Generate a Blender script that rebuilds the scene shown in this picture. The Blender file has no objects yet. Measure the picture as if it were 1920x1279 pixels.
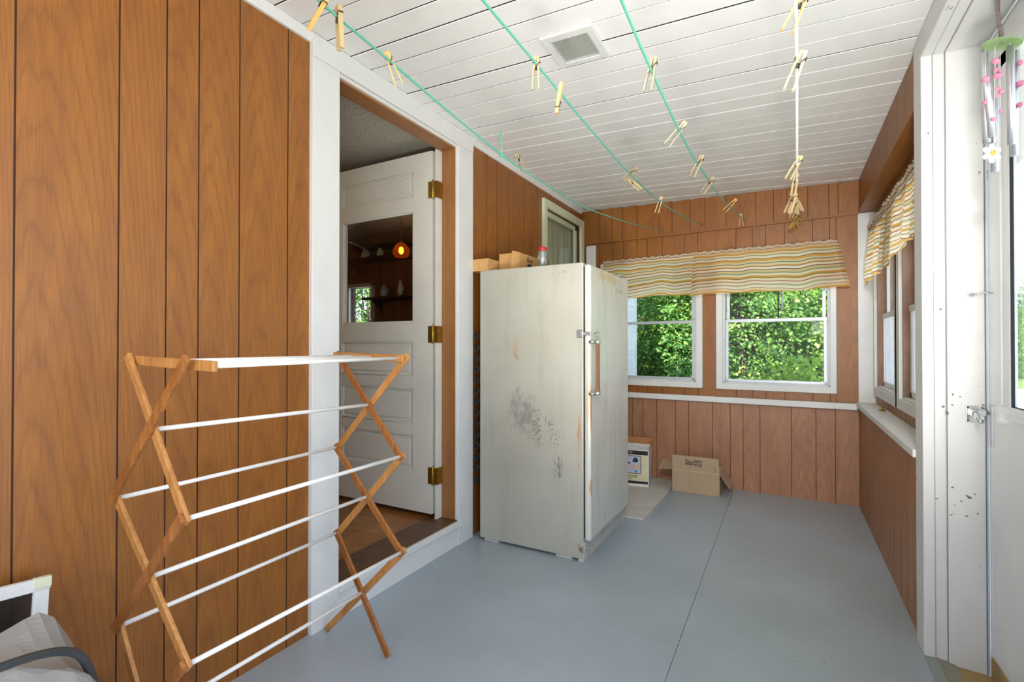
import bpy, bmesh, math, random
import numpy as np
from mathutils import Vector, Matrix, Euler
from mathutils.geometry import tessellate_polygon

random.seed(7)
rng = np.random.default_rng(7)
S = bpy.context.scene
COL = S.collection
R = math.radians

# ------------------------------------------------------------------ colours and materials
def lin(h):
    h = h.lstrip('#')
    c = [int(h[i:i + 2], 16) / 255 for i in (0, 2, 4)]
    return tuple((v / 12.92 if v <= .04045 else ((v + .055) / 1.055) ** 2.4) for v in c) + (1.0,)

class NT:
    """thin wrapper over a material's node tree"""
    def __init__(self, name):
        self.m = bpy.data.materials.new(name)
        self.m.use_nodes = True
        self.t = self.m.node_tree
        self.t.nodes.clear()
        self.out = self.n('ShaderNodeOutputMaterial')
    def n(self, typ, **kw):
        nd = self.t.nodes.new(typ)
        for k, v in kw.items():
            if k.startswith('_'):
                setattr(nd, k[1:], v)
            else:
                nd.inputs[k.replace('__', ' ')].default_value = v
        return nd
    def l(self, a, ai, b, bi):
        self.t.links.new(a.outputs[ai], b.inputs[bi])
    def coord(self, kind='Object', scale=(1, 1, 1), loc=(0, 0, 0)):
        tc = self.n('ShaderNodeTexCoord')
        mp = self.n('ShaderNodeMapping')
        mp.inputs['Scale'].default_value = scale
        mp.inputs['Location'].default_value = loc
        self.l(tc, kind, mp, 'Vector')
        return mp
    def noise(self, vec, scale, detail=4, rough=.55, dist=0):
        nd = self.n('ShaderNodeTexNoise', Scale=scale, Detail=detail, Roughness=rough, Distortion=dist)
        self.l(vec, 0, nd, 'Vector')
        return nd
    def ramp(self, src, so, stops, interp='LINEAR'):
        r = self.n('ShaderNodeValToRGB')
        r.color_ramp.interpolation = interp
        el = r.color_ramp.elements
        while len(el) < len(stops):
            el.new(.5)
        for e, (p, c) in zip(el, stops):
            e.position = p
            e.color = c if len(c) == 4 else tuple(c) + (1,)
        self.l(src, so, r, 'Fac')
        return r
    def mix(self, fac, a, b, mode='MIX'):
        """fac/a/b: float, colour tuple or (node, socket)"""
        m = self.n('ShaderNodeMix', _data_type='RGBA', _blend_type=mode)
        for idx, v in ((0, fac), (6, a), (7, b)):
            if isinstance(v, tuple) and len(v) == 2 and hasattr(v[0], 'outputs'):
                self.t.links.new(v[0].outputs[v[1]], m.inputs[idx])
            else:
                m.inputs[idx].default_value = v
        return (m, 2)
    def math(self, op, a, b=0.0):
        m = self.n('ShaderNodeMath', _operation=op)
        for i, v in enumerate((a, b)):
            if isinstance(v, tuple):
                self.t.links.new(v[0].outputs[v[1]], m.inputs[i])
            else:
                m.inputs[i].default_value = v
        return (m, 0)
    def bsdf(self, color, rough=.5, bump=None, bstr=.2, bdist=.002, **kw):
        p = self.n('ShaderNodeBsdfPrincipled')
        for k, v in (('Base Color', color), ('Roughness', rough)):
            if isinstance(v, tuple) and len(v) == 2 and hasattr(v[0], 'outputs'):
                self.t.links.new(v[0].outputs[v[1]], p.inputs[k])
            else:
                p.inputs[k].default_value = v
        for k, v in kw.items():
            p.inputs[k.replace('__', ' ')].default_value = v
        if bump is not None:
            b = self.n('ShaderNodeBump', Strength=bstr, Distance=bdist)
            self.t.links.new(bump[0].outputs[bump[1]], b.inputs['Height'])
            self.l(b, 0, p, 'Normal')
        self.l(p, 0, self.out, 'Surface')
        return p

def plain(name, hexcol, rough=.5, var=.08, scale=20, bstr=.1, **kw):
    t = NT(name)
    c = lin(hexcol)
    v = t.coord()
    ns = t.noise(v, scale)
    dark = tuple(x * (1 - var) for x in c[:3]) + (1,)
    lite = tuple(min(1, x * (1 + var)) for x in c[:3]) + (1,)
    rp = t.ramp(ns, 0, [(.3, dark), (.7, lite)])
    t.bsdf((rp, 0), rough, (ns, 0), bstr, **kw)
    return t.m

def wood_panel(name, base, dark, line, rough=.42, lum=1.0):
    """printed wood panelling: long grain with cathedral arches, shifted per plank by its UVs"""
    t = NT(name)
    uv = t.n('ShaderNodeUVMap')
    m1 = t.n('ShaderNodeMapping'); m1.inputs['Scale'].default_value = (1, .05, 1)
    t.l(uv, 0, m1, 'Vector')
    warp = t.noise(m1, 9, 3, .5)
    add = t.n('ShaderNodeVectorMath', _operation='MULTIPLY_ADD')
    t.l(warp, 1, add, 0); add.inputs[1].default_value = (.035, .035, .035); t.l(m1, 0, add, 2)
    wv = t.n('ShaderNodeTexWave', _wave_type='RINGS', _rings_direction='SPHERICAL', Scale=34, Distortion=2.4, Detail=5)
    wv.inputs['Detail Scale'].default_value = 1.6
    t.l(add, 0, wv, 'Vector')
    r1 = t.ramp(wv, 0, [(0, (1, 1, 1)), (.10, (.4, .4, .4)), (.45, (.12, .12, .12)), (1, (0, 0, 0))])
    m2 = t.n('ShaderNodeMapping'); m2.inputs['Scale'].default_value = (1, .035, 1)
    t.l(uv, 0, m2, 'Vector')
    fine = t.noise(m2, 260, 3, .6)
    r2 = t.ramp(fine, 0, [(.35, (0, 0, 0)), (.75, (1, 1, 1))])
    m3 = t.n('ShaderNodeMapping'); m3.inputs['Scale'].default_value = (1, .16, 1)
    t.l(uv, 0, m3, 'Vector')
    broad = t.noise(m3, 13, 3, .55, .6)
    r3 = t.ramp(broad, 0, [(.38, (0, 0, 0)), (.68, (1, 1, 1))])
    c1 = t.mix((r3, 0), lin(base), lin(dark))
    f2 = t.math('MULTIPLY', (r2, 0), .5)
    c2 = t.mix(f2, c1, lin(line))
    f1 = t.math('MULTIPLY', (r1, 0), .36)
    c3 = t.mix(f1, c2, lin(line))
    t.bsdf(c3, rough, (fine, 0), .12, .001)
    return t.m

def stained_wood(name, base, dark, scale=1.0, rough=.45, stretch=(30, 30, 2)):
    t = NT(name)
    v = t.coord('Object', stretch)
    ns = t.noise(v, 3 * scale, 4, .6, .4)
    rp = t.ramp(ns, 0, [(.3, lin(base)), (.72, lin(dark))])
    v2 = t.coord('Object', (1, 1, 1))
    n2 = t.noise(v2, 6, 2)
    r2 = t.ramp(n2, 0, [(.35, (1, 1, 1)), (.7, (.72, .66, .6))])
    c = t.mix(1.0, (rp, 0), (r2, 0), 'MULTIPLY')
    t.bsdf(c, rough, (ns, 0), .12)
    return t.m

def white_paint(name, hexcol='#e9eae6', rough=.45, chips=.0):
    t = NT(name)
    v = t.coord()
    a = t.noise(v, 5, 4)
    rp = t.ramp(a, 0, [(.3, tuple(x * .93 for x in lin(hexcol)[:3])), (.7, lin(hexcol))])
    col = (rp, 0)
    if chips:
        b = t.noise(v, 55, 2, .5)
        g = t.noise(v, 4, 2)
        pr = t.math('MULTIPLY', (b, 0), (g, 0))
        cr = t.ramp(pr[0], 0, [(.42 - chips, (0, 0, 0)), (.425 - chips, (1, 1, 1))])
        col = t.mix((cr, 0), col, lin('#6d6459'))
    c = t.noise(v, 90, 3)
    t.bsdf(col, rough, (c, 0), .1)
    return t.m

M = {}
M['panel'] = wood_panel('brown_wood_panel', '#a06422', '#905721', '#6b3f15')
M['panel_low'] = wood_panel('floor_bounce_panel', '#b88460', '#a67657', '#805a42', .5)  # same wood, paler and pinker: floor bounce put into the colour
M['groove'] = plain('panel_groove', '#4a2a16', .7)
M['jamb_wood'] = wood_panel('jamb_wood', '#a5713f', '#94643a', '#7d5330')
M['white'] = white_paint('white_trim_paint', '#dfdfda')
M['white_chip'] = white_paint('brushed_white_paint', '#dfdfda', .5, .0)
M['white_worn'] = white_paint('chipped_white_paint', '#dcdcd8', .5, -.01)
M['ceil'] = white_paint('ceiling_board_paint', '#ecece7', .5, .0)
M['gap'] = plain('ceiling_gap', '#2a2925', .9)
M['gapwhite'] = plain('painted_gap', '#d9d9d2', .8)
M['door_white'] = white_paint('old_door_paint', '#dedcd0', .4)
M['cream'] = white_paint('cream_trim', '#d9dcbc', .45)
M['grey_frame'] = plain('window_frame_grey', '#c9cccd', .4)
M['alu'] = plain('aluminium_sash', '#c3c8c9', .35, .05, Metallic=.25)
M['gasket'] = plain('black_gasket', '#1c1d1f', .6)
M['brass'] = plain('aged_brass', '#b08d3c', .32, .25, 40, Metallic=.9)
M['steel'] = plain('galvanised_steel', '#b9bdbb', .28, .2, 60, Metallic=.9)
M['chrome'] = plain('dull_chrome', '#d5d8d6', .18, .05, Metallic=1.0)
M['black'] = plain('black_metal', '#141414', .5)
M['rack_wood'] = stained_wood('rack_beech', '#d29b59', '#b3743a', 1.0)
M['rack_wood_dark'] = stained_wood('rack_beech_dark', '#b5783b', '#8a4f22', 1.0)
M['rack_white'] = plain('white_dowel_paint', '#eeece6', .4, .04)
M['pin_wood'] = stained_wood('pin_pine', '#cfb98c', '#b09563', 3, .6)
M['pin_wood_old'] = stained_wood('weathered_pin', '#ab9c80', '#84755a', 3, .7)
M['pin_wood_new'] = stained_wood('yellow_pin', '#dcb766', '#c49a4c', 3, .6)
M['spring'] = plain('pin_spring_wire', '#4a4640', .45, .2, Metallic=.6)
M['green_line'] = plain('green_clothesline', '#52a38b', .5, .1, 200)
M['white_line'] = plain('white_clothesline', '#e6e6dc', .6, .06, 200)
M['thresh'] = stained_wood('threshold_wood', '#6f4d30', '#4e3624', 1.0, .4, (2, 20, 20))
M['paper'] = plain('white_paper', '#f2f2ee', .7)
M['black_ink'] = plain('black_ink', '#2a2622', .7)

def mat_floor():
    t = NT('grey_floor_paint')
    v = t.coord()
    a = t.noise(v, 1.7, 5, .6)
    base = t.ramp(a, 0, [(.3, lin('#99a3a8')), (.55, lin('#a3adb3')), (.75, lin('#aeb7be'))])
    # fine wear speckle inside worn areas
    w = t.noise(v, 1.1, 2, .5)
    wm = t.ramp(w, 0, [(.5, (0, 0, 0)), (.66, (1, 1, 1))])
    sp = t.noise(v, 150, 3, .6)
    sm = t.ramp(sp, 0, [(.5, (0, 0, 0)), (.62, (1, 1, 1))])
    f = t.math('MULTIPLY', (wm, 0), (sm, 0))
    f = t.math('MULTIPLY', f, .4)
    c = t.mix(f, (base, 0), lin('#c0c8cc'))
    # scuffs and dirt specks
    v2 = t.coord('Object', (22, 60, 10))
    s = t.noise(v2, 1, 2, .6)
    sr = t.ramp(s, 0, [(.70, (0, 0, 0)), (.74, (1, 1, 1))])
    g = t.noise(v, 2.2, 3)
    gr = t.ramp(g, 0, [(.52, (0, 0, 0)), (.66, (1, 1, 1))])
    f2 = t.math('MULTIPLY', t.math('MULTIPLY', (sr, 0), (gr, 0)), .6)
    c = t.mix(f2, c, lin('#5d6265'))
    d = t.n('ShaderNodeTexVoronoi', Scale=7.0); t.l(v, 0, d, 'Vector')
    dr = t.ramp(d, 0, [(.025, (1, 1, 1)), (.035, (0, 0, 0))])
    f3 = t.math('MULTIPLY', (dr, 0), .7)
    c = t.mix(f3, c, lin('#4b4d4c'))
    rr = t.ramp(a, 0, [(.3, (.30, .30, .30)), (.7, (.42, .42, .42))])
    t.bsdf(c, (rr, 0), (sp, 0), .06, .001)
    return t.m
M['floor'] = mat_floor()

def mat_freezer(name, side):
    """old off-white enamel, grime and rust in patches fixed to the metal"""
    t = NT(name)
    v = t.coord()
    a = t.noise(v, 2.2, 5, .6)
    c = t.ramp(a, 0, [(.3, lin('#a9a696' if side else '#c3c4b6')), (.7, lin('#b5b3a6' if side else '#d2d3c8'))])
    col = (c, 0)
    vs = t.coord('Object', (9, 9, .9))
    st = t.noise(vs, 2.2, 4, .6)
    sr = t.ramp(st, 0, [(.52, (0, 0, 0)), (.75, (1, 1, 1))])
    col = t.mix(t.math('MULTIPLY', (sr, 0), .32), col, lin('#8f8c7f'))
    tc = t.n('ShaderNodeTexCoord')
    def blob(center, size, noise_scale, lo, hi, hexcol, amt, stretch=(1, 1, 1)):
        mp = t.n('ShaderNodeMapping')
        mp.inputs['Scale'].default_value = tuple(1 / s for s in size)
        mp.inputs['Location'].default_value = tuple(-q / s for q, s in zip(center, size))
        t.l(tc, 'Object', mp, 'Vector')
        ln = t.n('ShaderNodeVectorMath', _operation='LENGTH'); t.l(mp, 0, ln, 0)
        fall = t.n('ShaderNodeMapRange'); fall.inputs[1].default_value = 1.0; fall.inputs[2].default_value = .2
        t.l(ln, 1, fall, 0)
        vn = t.coord('Object', stretch)
        n = t.noise(vn, noise_scale, 5, .65)
        wn = t.noise(t.coord('Object', (1, 1, .35)), 9, 3, .6)
        pr = t.math('MULTIPLY', t.math('MULTIPLY', t.math('POWER', (fall, 0), .7), (n, 0)), t.math('MULTIPLY_ADD', (wn, 0), 1.1))
        rp = t.ramp(pr[0], 0, [(lo, (0, 0, 0)), (hi, (1, 1, 1))])
        return t.mix(t.math('MULTIPLY', (rp, 0), amt), globals_col[0], lin(hexcol))
    globals_col = [col]
    if side:
        for args in (((-.385 + .34, -.5, .88 - .08), (.22, 2, .28), 34, .36, .60, '#75746f', .62, (1, 1, .6)),
                     ((.10, -.5, .70), (.26, 2, .34), 95, .49, .60, '#4d4c4a', .82, (1, 1, .8)),
                     ((.19, -.5, .50), (.10, 2, .22), 80, .50, .60, '#5b5852', .65, (1, 1, .5)),
                     ((-.085, -.5, 1.185), (.055, 2, .16), 60, .42, .62, '#b08560', .7, (1, 1, .5)),
                     ((-.075, -.5, 1.14), (.04, 2, .14), 90, .56, .62, '#8a4f2a', .8, (1, 1, .6)),
                     ((.12, -.5, 1.20), (.10, 2, .2), 45, .46, .7, '#a9957c', .5, (1, 1, .5)),
                     ((.315, -.5, .62), (.03, 2, .5), 30, .40, .55, '#b77b45', .7, (1, 1, .4)),
                     ((.33, -.5, .07), (.06, 2, .05), 40, .40, .55, '#7a4a28', .8),
                     ((.2, -.5, 1.6), (.25, 2, .1), 50, .62, .66, '#77736a', .6)):
            globals_col[0] = blob(*args)
    else:
        for args in (((.39, -.40, 1.05), (.10, .045, .75), 18, .36, .6, '#b79a6a', .45, (1, 1, .35)),
                     ((.42, -.385, .86), (.09, .022, .34), 30, .30, .42, '#c07a2e', .8, (1, 1, .2)),
                     ((.40, -.385, .42), (.09, .022, .10), 30, .32, .45, '#c4813c', .7, (1, 1, .3)),
                     ((.39, -.10, 1.60), (.10, .4, .07), 30, .40, .55, '#c6a86c', .6, (1, 1, .3)),
                     ((.42, .0, .62), (.09, .3, .4), 22, .42, .6, '#a7a6a0', .5, (1, 1, .25))):
            globals_col[0] = blob(*args)
    n = t.noise(v, 120, 2)
    t.bsdf(globals_col[0], .2 if not side else .33, (n, 0), .03, .001)
    return t.m
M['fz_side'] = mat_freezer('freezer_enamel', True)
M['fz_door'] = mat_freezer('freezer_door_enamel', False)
M['fz_kick'] = plain('kickplate_metal', '#c3c2b8', .4, .15, 30)
M['fz_handle'] = plain('brown_handle_insert', '#7c5236', .45)

def mat_glass(name, tint=(1, 1, 1, 1), gloss=.07, rough=.02, haze=0.0, hazecol='#d8dedd', gmax=.8):
    t = NT(name)
    tr = t.n('ShaderNodeBsdfTransparent'); tr.inputs[0].default_value = tint
    gl = t.n('ShaderNodeBsdfGlossy'); gl.inputs['Roughness'].default_value = rough
    lw = t.n('ShaderNodeLayerWeight', Blend=.25)
    mr = t.n('ShaderNodeMapRange'); mr.inputs[3].default_value = gloss; mr.inputs[4].default_value = gmax
    t.l(lw, 0, mr, 0)
    mx = t.n('ShaderNodeMixShader')
    t.l(mr, 0, mx, 0); t.l(tr, 0, mx, 1); t.l(gl, 0, mx, 2)
    last = mx
    if haze:
        df = t.n('ShaderNodeBsdfDiffuse'); df.inputs[0].default_value = lin(hazecol)
        tl = t.n('ShaderNodeBsdfTranslucent'); tl.inputs[0].default_value = lin(hazecol)
        ad = t.n('ShaderNodeMixShader'); ad.inputs[0].default_value = .6
        t.l(df, 0, ad, 1); t.l(tl, 0, ad, 2)
        v = t.coord('Object', (6, 6, 1))
        n = t.noise(v, 5, 4)
        rp = t.ramp(n, 0, [(.3, (haze * .7,) * 3), (.7, (min(1, haze * 1.25),) * 3)])
        m2 = t.n('ShaderNodeMixShader')
        t.l(rp, 0, m2, 0); t.l(mx, 0, m2, 1); t.l(ad, 0, m2, 2)
        last = m2
    t.l(last, 0, t.out, 'Surface')
    return t.m
M['glass'] = mat_glass('clear_glass', gloss=.004, gmax=.2)
M['glass_door'] = mat_glass('old_wavy_glass', (1, 1, 1, 1), .03, .01)
M['glass_dusty'] = mat_glass('dusty_glass', (1, 1, 1, 1), .04, .05, .66, '#f0f2f1')
M['glass_jar'] = mat_glass('jar_glass', (.92, .96, .93, 1), .16, .03, .14)
M['screen_mesh'] = mat_glass('dark_screen_mesh', (.55, .53, .52, 1), .01, .5, .3, '#4a4541')
M['storm_glass'] = mat_glass('storm_glass', (.98, .99, 1, 1), .01, .02, .02, gmax=.3)
M['plastic'] = mat_glass('clear_plastic_sheet', (1, 1, 1, 1), .12, .12, .55, '#eef1ef')

def mat_house_window():
    t = NT('dim_curtained_glass')
    v = t.coord('Object', (1, 14, .6))
    n = t.noise(v, 1.6, 3)
    rp = t.ramp(n, 0, [(.3, lin('#98a489')), (.7, lin('#b3bd9f'))])
    t.bsdf((rp, 0), .85)
    return t.m
M['sheer'] = mat_house_window()

STRIPES = [('#f6ead0', .06), ('#a45c46', .014), ('#f4dfb4', .05), ('#e2b25e', .05), ('#f3e7c6', .04), ('#bdb48c', .03), ('#f6eed8', .06),
           ('#b5694a', .02), ('#e7bd6b', .06), ('#f2e4c6', .03), ('#8f8a68', .022), ('#f0dcb4', .06), ('#cf8f4f', .03), ('#f5ecd8', .06),
           ('#93503d', .02), ('#e3cf9a', .05), ('#b9b087', .045), ('#f2e6cb', .05), ('#d9a550', .05), ('#7f6f58', .018), ('#f1dfba', .06),
           ('#c4714f', .025), ('#f4ead4', .05), ('#c9bd90', .05)]
def mat_stripes():
    t = NT('striped_valance_cotton')
    uv = t.n('ShaderNodeUVMap')
    sx = t.n('ShaderNodeSeparateXYZ'); t.l(uv, 0, sx, 0)
    fr = t.math('FRACT', t.math('MULTIPLY', (sx, 1), 1 / .31))
    tot = sum(w for _, w in STRIPES)
    p, stops = 0, []
    for h, w in STRIPES:
        stops.append((p / tot, lin(h))); p += w
    rp = t.ramp(fr[0], 0, stops, 'CONSTANT')
    df = t.n('ShaderNodeBsdfDiffuse'); tl = t.n('ShaderNodeBsdfTranslucent')
    t.l(rp, 0, df, 0); t.l(rp, 0, tl, 0)
    wv = t.coord('Object', (1, 1, 1)); n = t.noise(wv, 400, 2)
    b = t.n('ShaderNodeBump', Strength=.15, Distance=.001); t.l(n, 0, b, 'Height'); t.l(b, 0, df, 'Normal')
    mx = t.n('ShaderNodeMixShader'); mx.inputs[0].default_value = .58
    t.l(df, 0, mx, 1); t.l(tl, 0, mx, 2)
    t.l(mx, 0, t.out, 'Surface')
    return t.m
M['stripes'] = mat_stripes()

def mat_leaf(name, stops, trans=.35):
    t = NT(name)
    uv = t.n('ShaderNodeUVMap')
    sx = t.n('ShaderNodeSeparateXYZ'); t.l(uv, 0, sx, 0)
    rp = t.ramp(sx, 0, stops)
    df = t.n('ShaderNodeBsdfPrincipled'); df.inputs['Roughness'].default_value = .45
    tl = t.n('ShaderNodeBsdfTranslucent')
    t.l(rp, 0, df, 'Base Color')
    c = t.mix(1.0, (rp, 0), (1.0, 1.0, .55, 1), 'MULTIPLY')
    t.t.links.new(c[0].outputs[2], tl.inputs[0])
    mx = t.n('ShaderNodeMixShader'); mx.inputs[0].default_value = trans
    t.l(df, 0, mx, 1); t.l(tl, 0, mx, 2)
    t.l(mx, 0, t.out, 'Surface')
    return t.m
M['leaf'] = mat_leaf('maple_leaf', [(0, lin('#3f6d2e')), (.45, lin('#66943f')), (.8, lin('#97b857')), (1, lin('#bccb74'))])
M['leaf_b'] = mat_leaf('deep_leaf', [(0, lin('#3f6f33')), (.55, lin('#6a9a4b')), (1, lin('#a3c265'))])
M['leaf_c'] = mat_leaf('lime_leaf', [(0, lin('#86b03c')), (.6, lin('#a9cc55')), (1, lin('#c8dc74'))], .45)
M['bark'] = stained_wood('bark', '#75695b', '#4c443a', 2, .9, (12, 12, 3))
M['siding'] = plain('white_vinyl_siding', '#eef0f0', .45, .03)
M['grass'] = plain('lawn', '#7d9a45', .9, .35, 6)
M['yard'] = plain('yard_bounce_ground', '#c4beb0', .95, .12, 2)  # near ground out of view, made pale to bounce light into the porch
M['road'] = plain('pale_gravel_road', '#d9d5cd', .9, .1, 3)
M['hill'] = plain('hill_pasture', '#86a94b', .95, .2, .15)
M['card'] = plain('corrugated_cardboard', '#b39a7c', .85, .06, 30)
M['white_card2'] = plain('pale_fold_edge', '#cdb595', .85)
M['card_in'] = plain('cardboard_inside', '#a58a68', .9, .06, 30)
M['card_warm'] = plain('kraft_cardboard', '#c79a5e', .8, .08, 25)
M['cream_print'] = plain('cream_printed_card', '#e2d9b0', .5, .04)
M['white_card'] = plain('white_card_edge', '#e8e6df', .6)
M['lavender'] = plain('printed_lavender', '#c9cbdd', .5)
M['navy'] = plain('printed_navy', '#1c3038', .5)
M['teal'] = plain('printed_teal', '#4f9fb0', .5)
M['peach'] = plain('printed_peach', '#d9bba6', .5)
M['red'] = plain('red_lid', '#b3281f', .3)
M['orange_card'] = plain('orange_carton', '#b5763f', .6)
def mat_rug():
    t = NT('beige_carpet')
    v = t.coord()
    n = t.noise(v, 160, 3, .7)
    n2 = t.noise(v, 6, 3)
    rp = t.ramp(n, 0, [(.3, lin('#bdb8ac')), (.7, lin('#e2ded4'))])
    r2 = t.ramp(n2, 0, [(.3, (.85, .84, .82)), (.7, (1, 1, 1))])
    t.bsdf(t.mix(1.0, (rp, 0), (r2, 0), 'MULTIPLY'), .95, (n, 0), .8, .004)
    return t.m
M['rug'] = mat_rug()
M['tarp'] = plain('grey_vinyl_cover', '#96948f', .5, .12, 9)
M['cable'] = plain('black_rubber_cable', '#3c3f40', .4)
M['green_disc'] = mat_glass('pale_green_acrylic', (.85, .95, .75, 1), .06, .1, .6, '#c4dfa2')
M['pink'] = plain('pink_glass_bead', '#ee8fae', .2, .25, 60, Transmission__Weight=.2)
M['tube_alu'] = plain('brushed_tube', '#dcdee0', .3, .03, Metallic=.75)
M['petal'] = plain('white_petal', '#dcd9d6', .4)
M['petal_core'] = plain('yellow_core', '#c79a2e', .6, .3, 80)
M['rope'] = plain('grey_brown_cord', '#7d7068', .9, .3, 60)
M['tan_sill'] = plain('tan_sill_strip', '#a08655', .6, .2, 12)
M['alu_sill'] = plain('worn_threshold_metal', '#8a8573', .5, .25, 15)
M['grey_strip'] = plain('grey_painted_strip', '#8d9490', .5, .1)
M['storm_white'] = white_paint('storm_door_enamel', '#f0f2f0', .3)
M['brown_worn'] = stained_wood('worn_brown_reveal', '#b79780', '#8a6248', .6, .6, (4, 4, 1.2))
M['kitchen_wall'] = wood_panel('kitchen_panel', '#8c5c30', '#7a4f2b', '#55351c')
M['kitchen_white'] = white_paint('kitchen_white', '#d9d5ca')
M['kitchen_dark'] = stained_wood('dark_shelf_wood', '#4a2f1c', '#2f1d12', 1)
def mat_ktile():
    t = NT('acoustic_tile')
    v = t.coord()
    n = t.noise(v, 130, 2, .6)
    rp = t.ramp(n, 0, [(.34, lin('#7b776c')), (.42, lin('#b9b4a4'))])
    t.bsdf((rp, 0), .9)
    return t.m
M['ktile'] = mat_ktile()
M['kfloor'] = stained_wood('kitchen_floor_board', '#b0793d', '#8a5a2a', 1, .3, (2, 14, 10))
def mat_emit(name, h, s):
    t = NT(name)
    e = t.n('ShaderNodeEmission', Strength=s); e.inputs[0].default_value = lin(h)
    t.l(e, 0, t.out, 'Surface')
    return t.m
M['bulb'] = mat_emit('lit_amber_bulb', '#ffb04a', 14)
M['amber'] = mat_glass('amber_shade', (1, .55, .18, 1), .06, .05, .5, '#8a4a12')
M['vent_mesh'] = plain('vent_screen', '#9fa297', .7, .1, 120)

# ------------------------------------------------------------------ mesh builder
class MB:
    def __init__(self):
        self.v, self.f, self.mi, self.uv, self.sm = [], [], [], [], []
    def face(self, pts, mi=0, uv=None, smooth=False):
        b = len(self.v)
        self.v += [tuple(p) for p in pts]
        self.f.append(tuple(range(b, b + len(pts))))
        self.mi.append(mi); self.sm.append(smooth)
        if uv is None:
            n = (Vector(pts[1]) - Vector(pts[0])).cross(Vector(pts[2]) - Vector(pts[0]))
            ax = max(range(3), key=lambda i: abs(n[i]))
            if ax == 0: uv = [(p[1], p[2]) for p in pts]
            elif ax == 1: uv = [(p[0], p[2]) for p in pts]
            else: uv = [(p[0], p[1]) for p in pts]
        self.uv.append(uv)
    def idx(self, verts, faces, mi=0, smooth=True, uvs=None):
        b = len(self.v)
        self.v += [tuple(p) for p in verts]
        for k, f in enumerate(faces):
            self.f.append(tuple(b + i for i in f)); self.mi.append(mi); self.sm.append(smooth)
            self.uv.append([uvs[i] for i in f] if uvs else [(verts[i][0] + verts[i][1], verts[i][2]) for i in f])
    def box(self, x0, x1, y0, y1, z0, z1, mi=0, fn=None, longaxis=None):
        P = [(x, y, z) for z in (z0, z1) for y in (y0, y1) for x in (x0, x1)]
        if fn: P = [fn(*p) for p in P]
        for q in ((0, 2, 3, 1), (4, 5, 7, 6), (0, 1, 5, 4), (2, 6, 7, 3), (0, 4, 6, 2), (1, 3, 7, 5)):
            pts = [P[i] for i in q]
            uv = None
            if longaxis is not None:      # grain (uv.y) runs along this axis
                n = (Vector(pts[1]) - Vector(pts[0])).cross(Vector(pts[2]) - Vector(pts[0]))
                o = [i for i in range(3) if i != longaxis]
                ax = max(range(3), key=lambda i: abs(n[i]))
                other = [i for i in o if i != ax][0]
                uv = [(p[other], p[longaxis]) for p in pts]
            self.face(pts, mi, uv)
    def beam(self, p, q, w, t, side=(0, 1, 0), mi=0, ext=0.0):
        """bar from p to q; w across (in plane), t along 'side'"""
        p, q = Vector(p), Vector(q)
        d = (q - p).normalized(); p = p - d * ext; q = q + d * ext
        s = Vector(side); s = (s - d * s.dot(d)).normalized()
        n = d.cross(s)
        c = [(a * n * w / 2 + b * s * t / 2) for a, b in ((-1, -1), (1, -1), (1, 1), (-1, 1))]
        A = [p + k for k in c]; B = [q + k for k in c]
        self.face(A[::-1], mi); self.face(B, mi)
        L = (q - p).length
        for i in range(4):
            j = (i + 1) % 4
            self.face([A[i], A[j], B[j], B[i]], mi, [(0, 0), (w, 0), (w, L), (0, L)])
    def tube(self, pts, r, n=8, mi=0, closed=False, caps=True):
        pts = [Vector(p) for p in pts]
        m = len(pts)
        rs = r if isinstance(r, (list, tuple)) else [r] * m
        rings = []
        ref = None
        for i, p in enumerate(pts):
            a = pts[i - 1] if (i > 0 or closed) else pts[0]
            b = pts[(i + 1) % m] if (i < m - 1 or closed) else pts[-1]
            d = (b - a).normalized()
            if ref is None:
                ref = Vector((0, 0, 1)) if abs(d.z) < .9 else Vector((1, 0, 0))
            u = (ref - d * ref.dot(d))
            u = u.normalized() if u.length > 1e-6 else d.orthogonal().normalized()
            ref = u
            w = d.cross(u)
            rings.append([p + (u * math.cos(2 * math.pi * k / n) + w * math.sin(2 * math.pi * k / n)) * rs[i] for k in range(n)])
        verts = [q for rg in rings for q in rg]
        faces = []
        for i in range(m if closed else m - 1):
            for k in range(n):
                a, b = i * n + k, i * n + (k + 1) % n
                c, d = ((i + 1) % m) * n + (k + 1) % n, ((i + 1) % m) * n + k
                faces.append((a, b, c, d))
        if caps and not closed:
            faces.append(tuple(range(n))[::-1]); faces.append(tuple((m - 1) * n + k for k in range(n)))
        self.idx(verts, faces, mi)
    def lathe(self, prof, c=(0, 0, 0), n=24, mi=0, axis='z', scale=(1, 1)):
        verts, faces = [], []
        for r, h in prof:
            for k in range(n):
                a = 2 * math.pi * k / n
                x, y = r * math.cos(a) * scale[0], r * math.sin(a) * scale[1]
                verts.append((c[0] + x, c[1] + y, c[2] + h) if axis == 'z' else ((c[0] + h, c[1] + x, c[2] + y) if axis == 'x' else (c[0] + x, c[1] + h, c[2] + y)))
        for i in range(len(prof) - 1):
            for k in range(n):
                faces.append((i * n + k, i * n + (k + 1) % n, (i + 1) * n + (k + 1) % n, (i + 1) * n + k))
        faces.append(tuple(range(n))[::-1]); faces.append(tuple((len(prof) - 1) * n + k for k in range(n)))
        self.idx(verts, faces, mi)
    def prism(self, poly, fn, d0, d1, mi=0):
        """extrude a 2D polygon; fn(u, v, d) -> xyz"""
        A = [fn(u, v, d0) for u, v in poly]; B = [fn(u, v, d1) for u, v in poly]
        self.face(A, mi); self.face(B[::-1], mi)
        for i in range(len(poly)):
            j = (i + 1) % len(poly)
            self.face([A[i], A[j], B[j], B[i]], mi)
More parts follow.
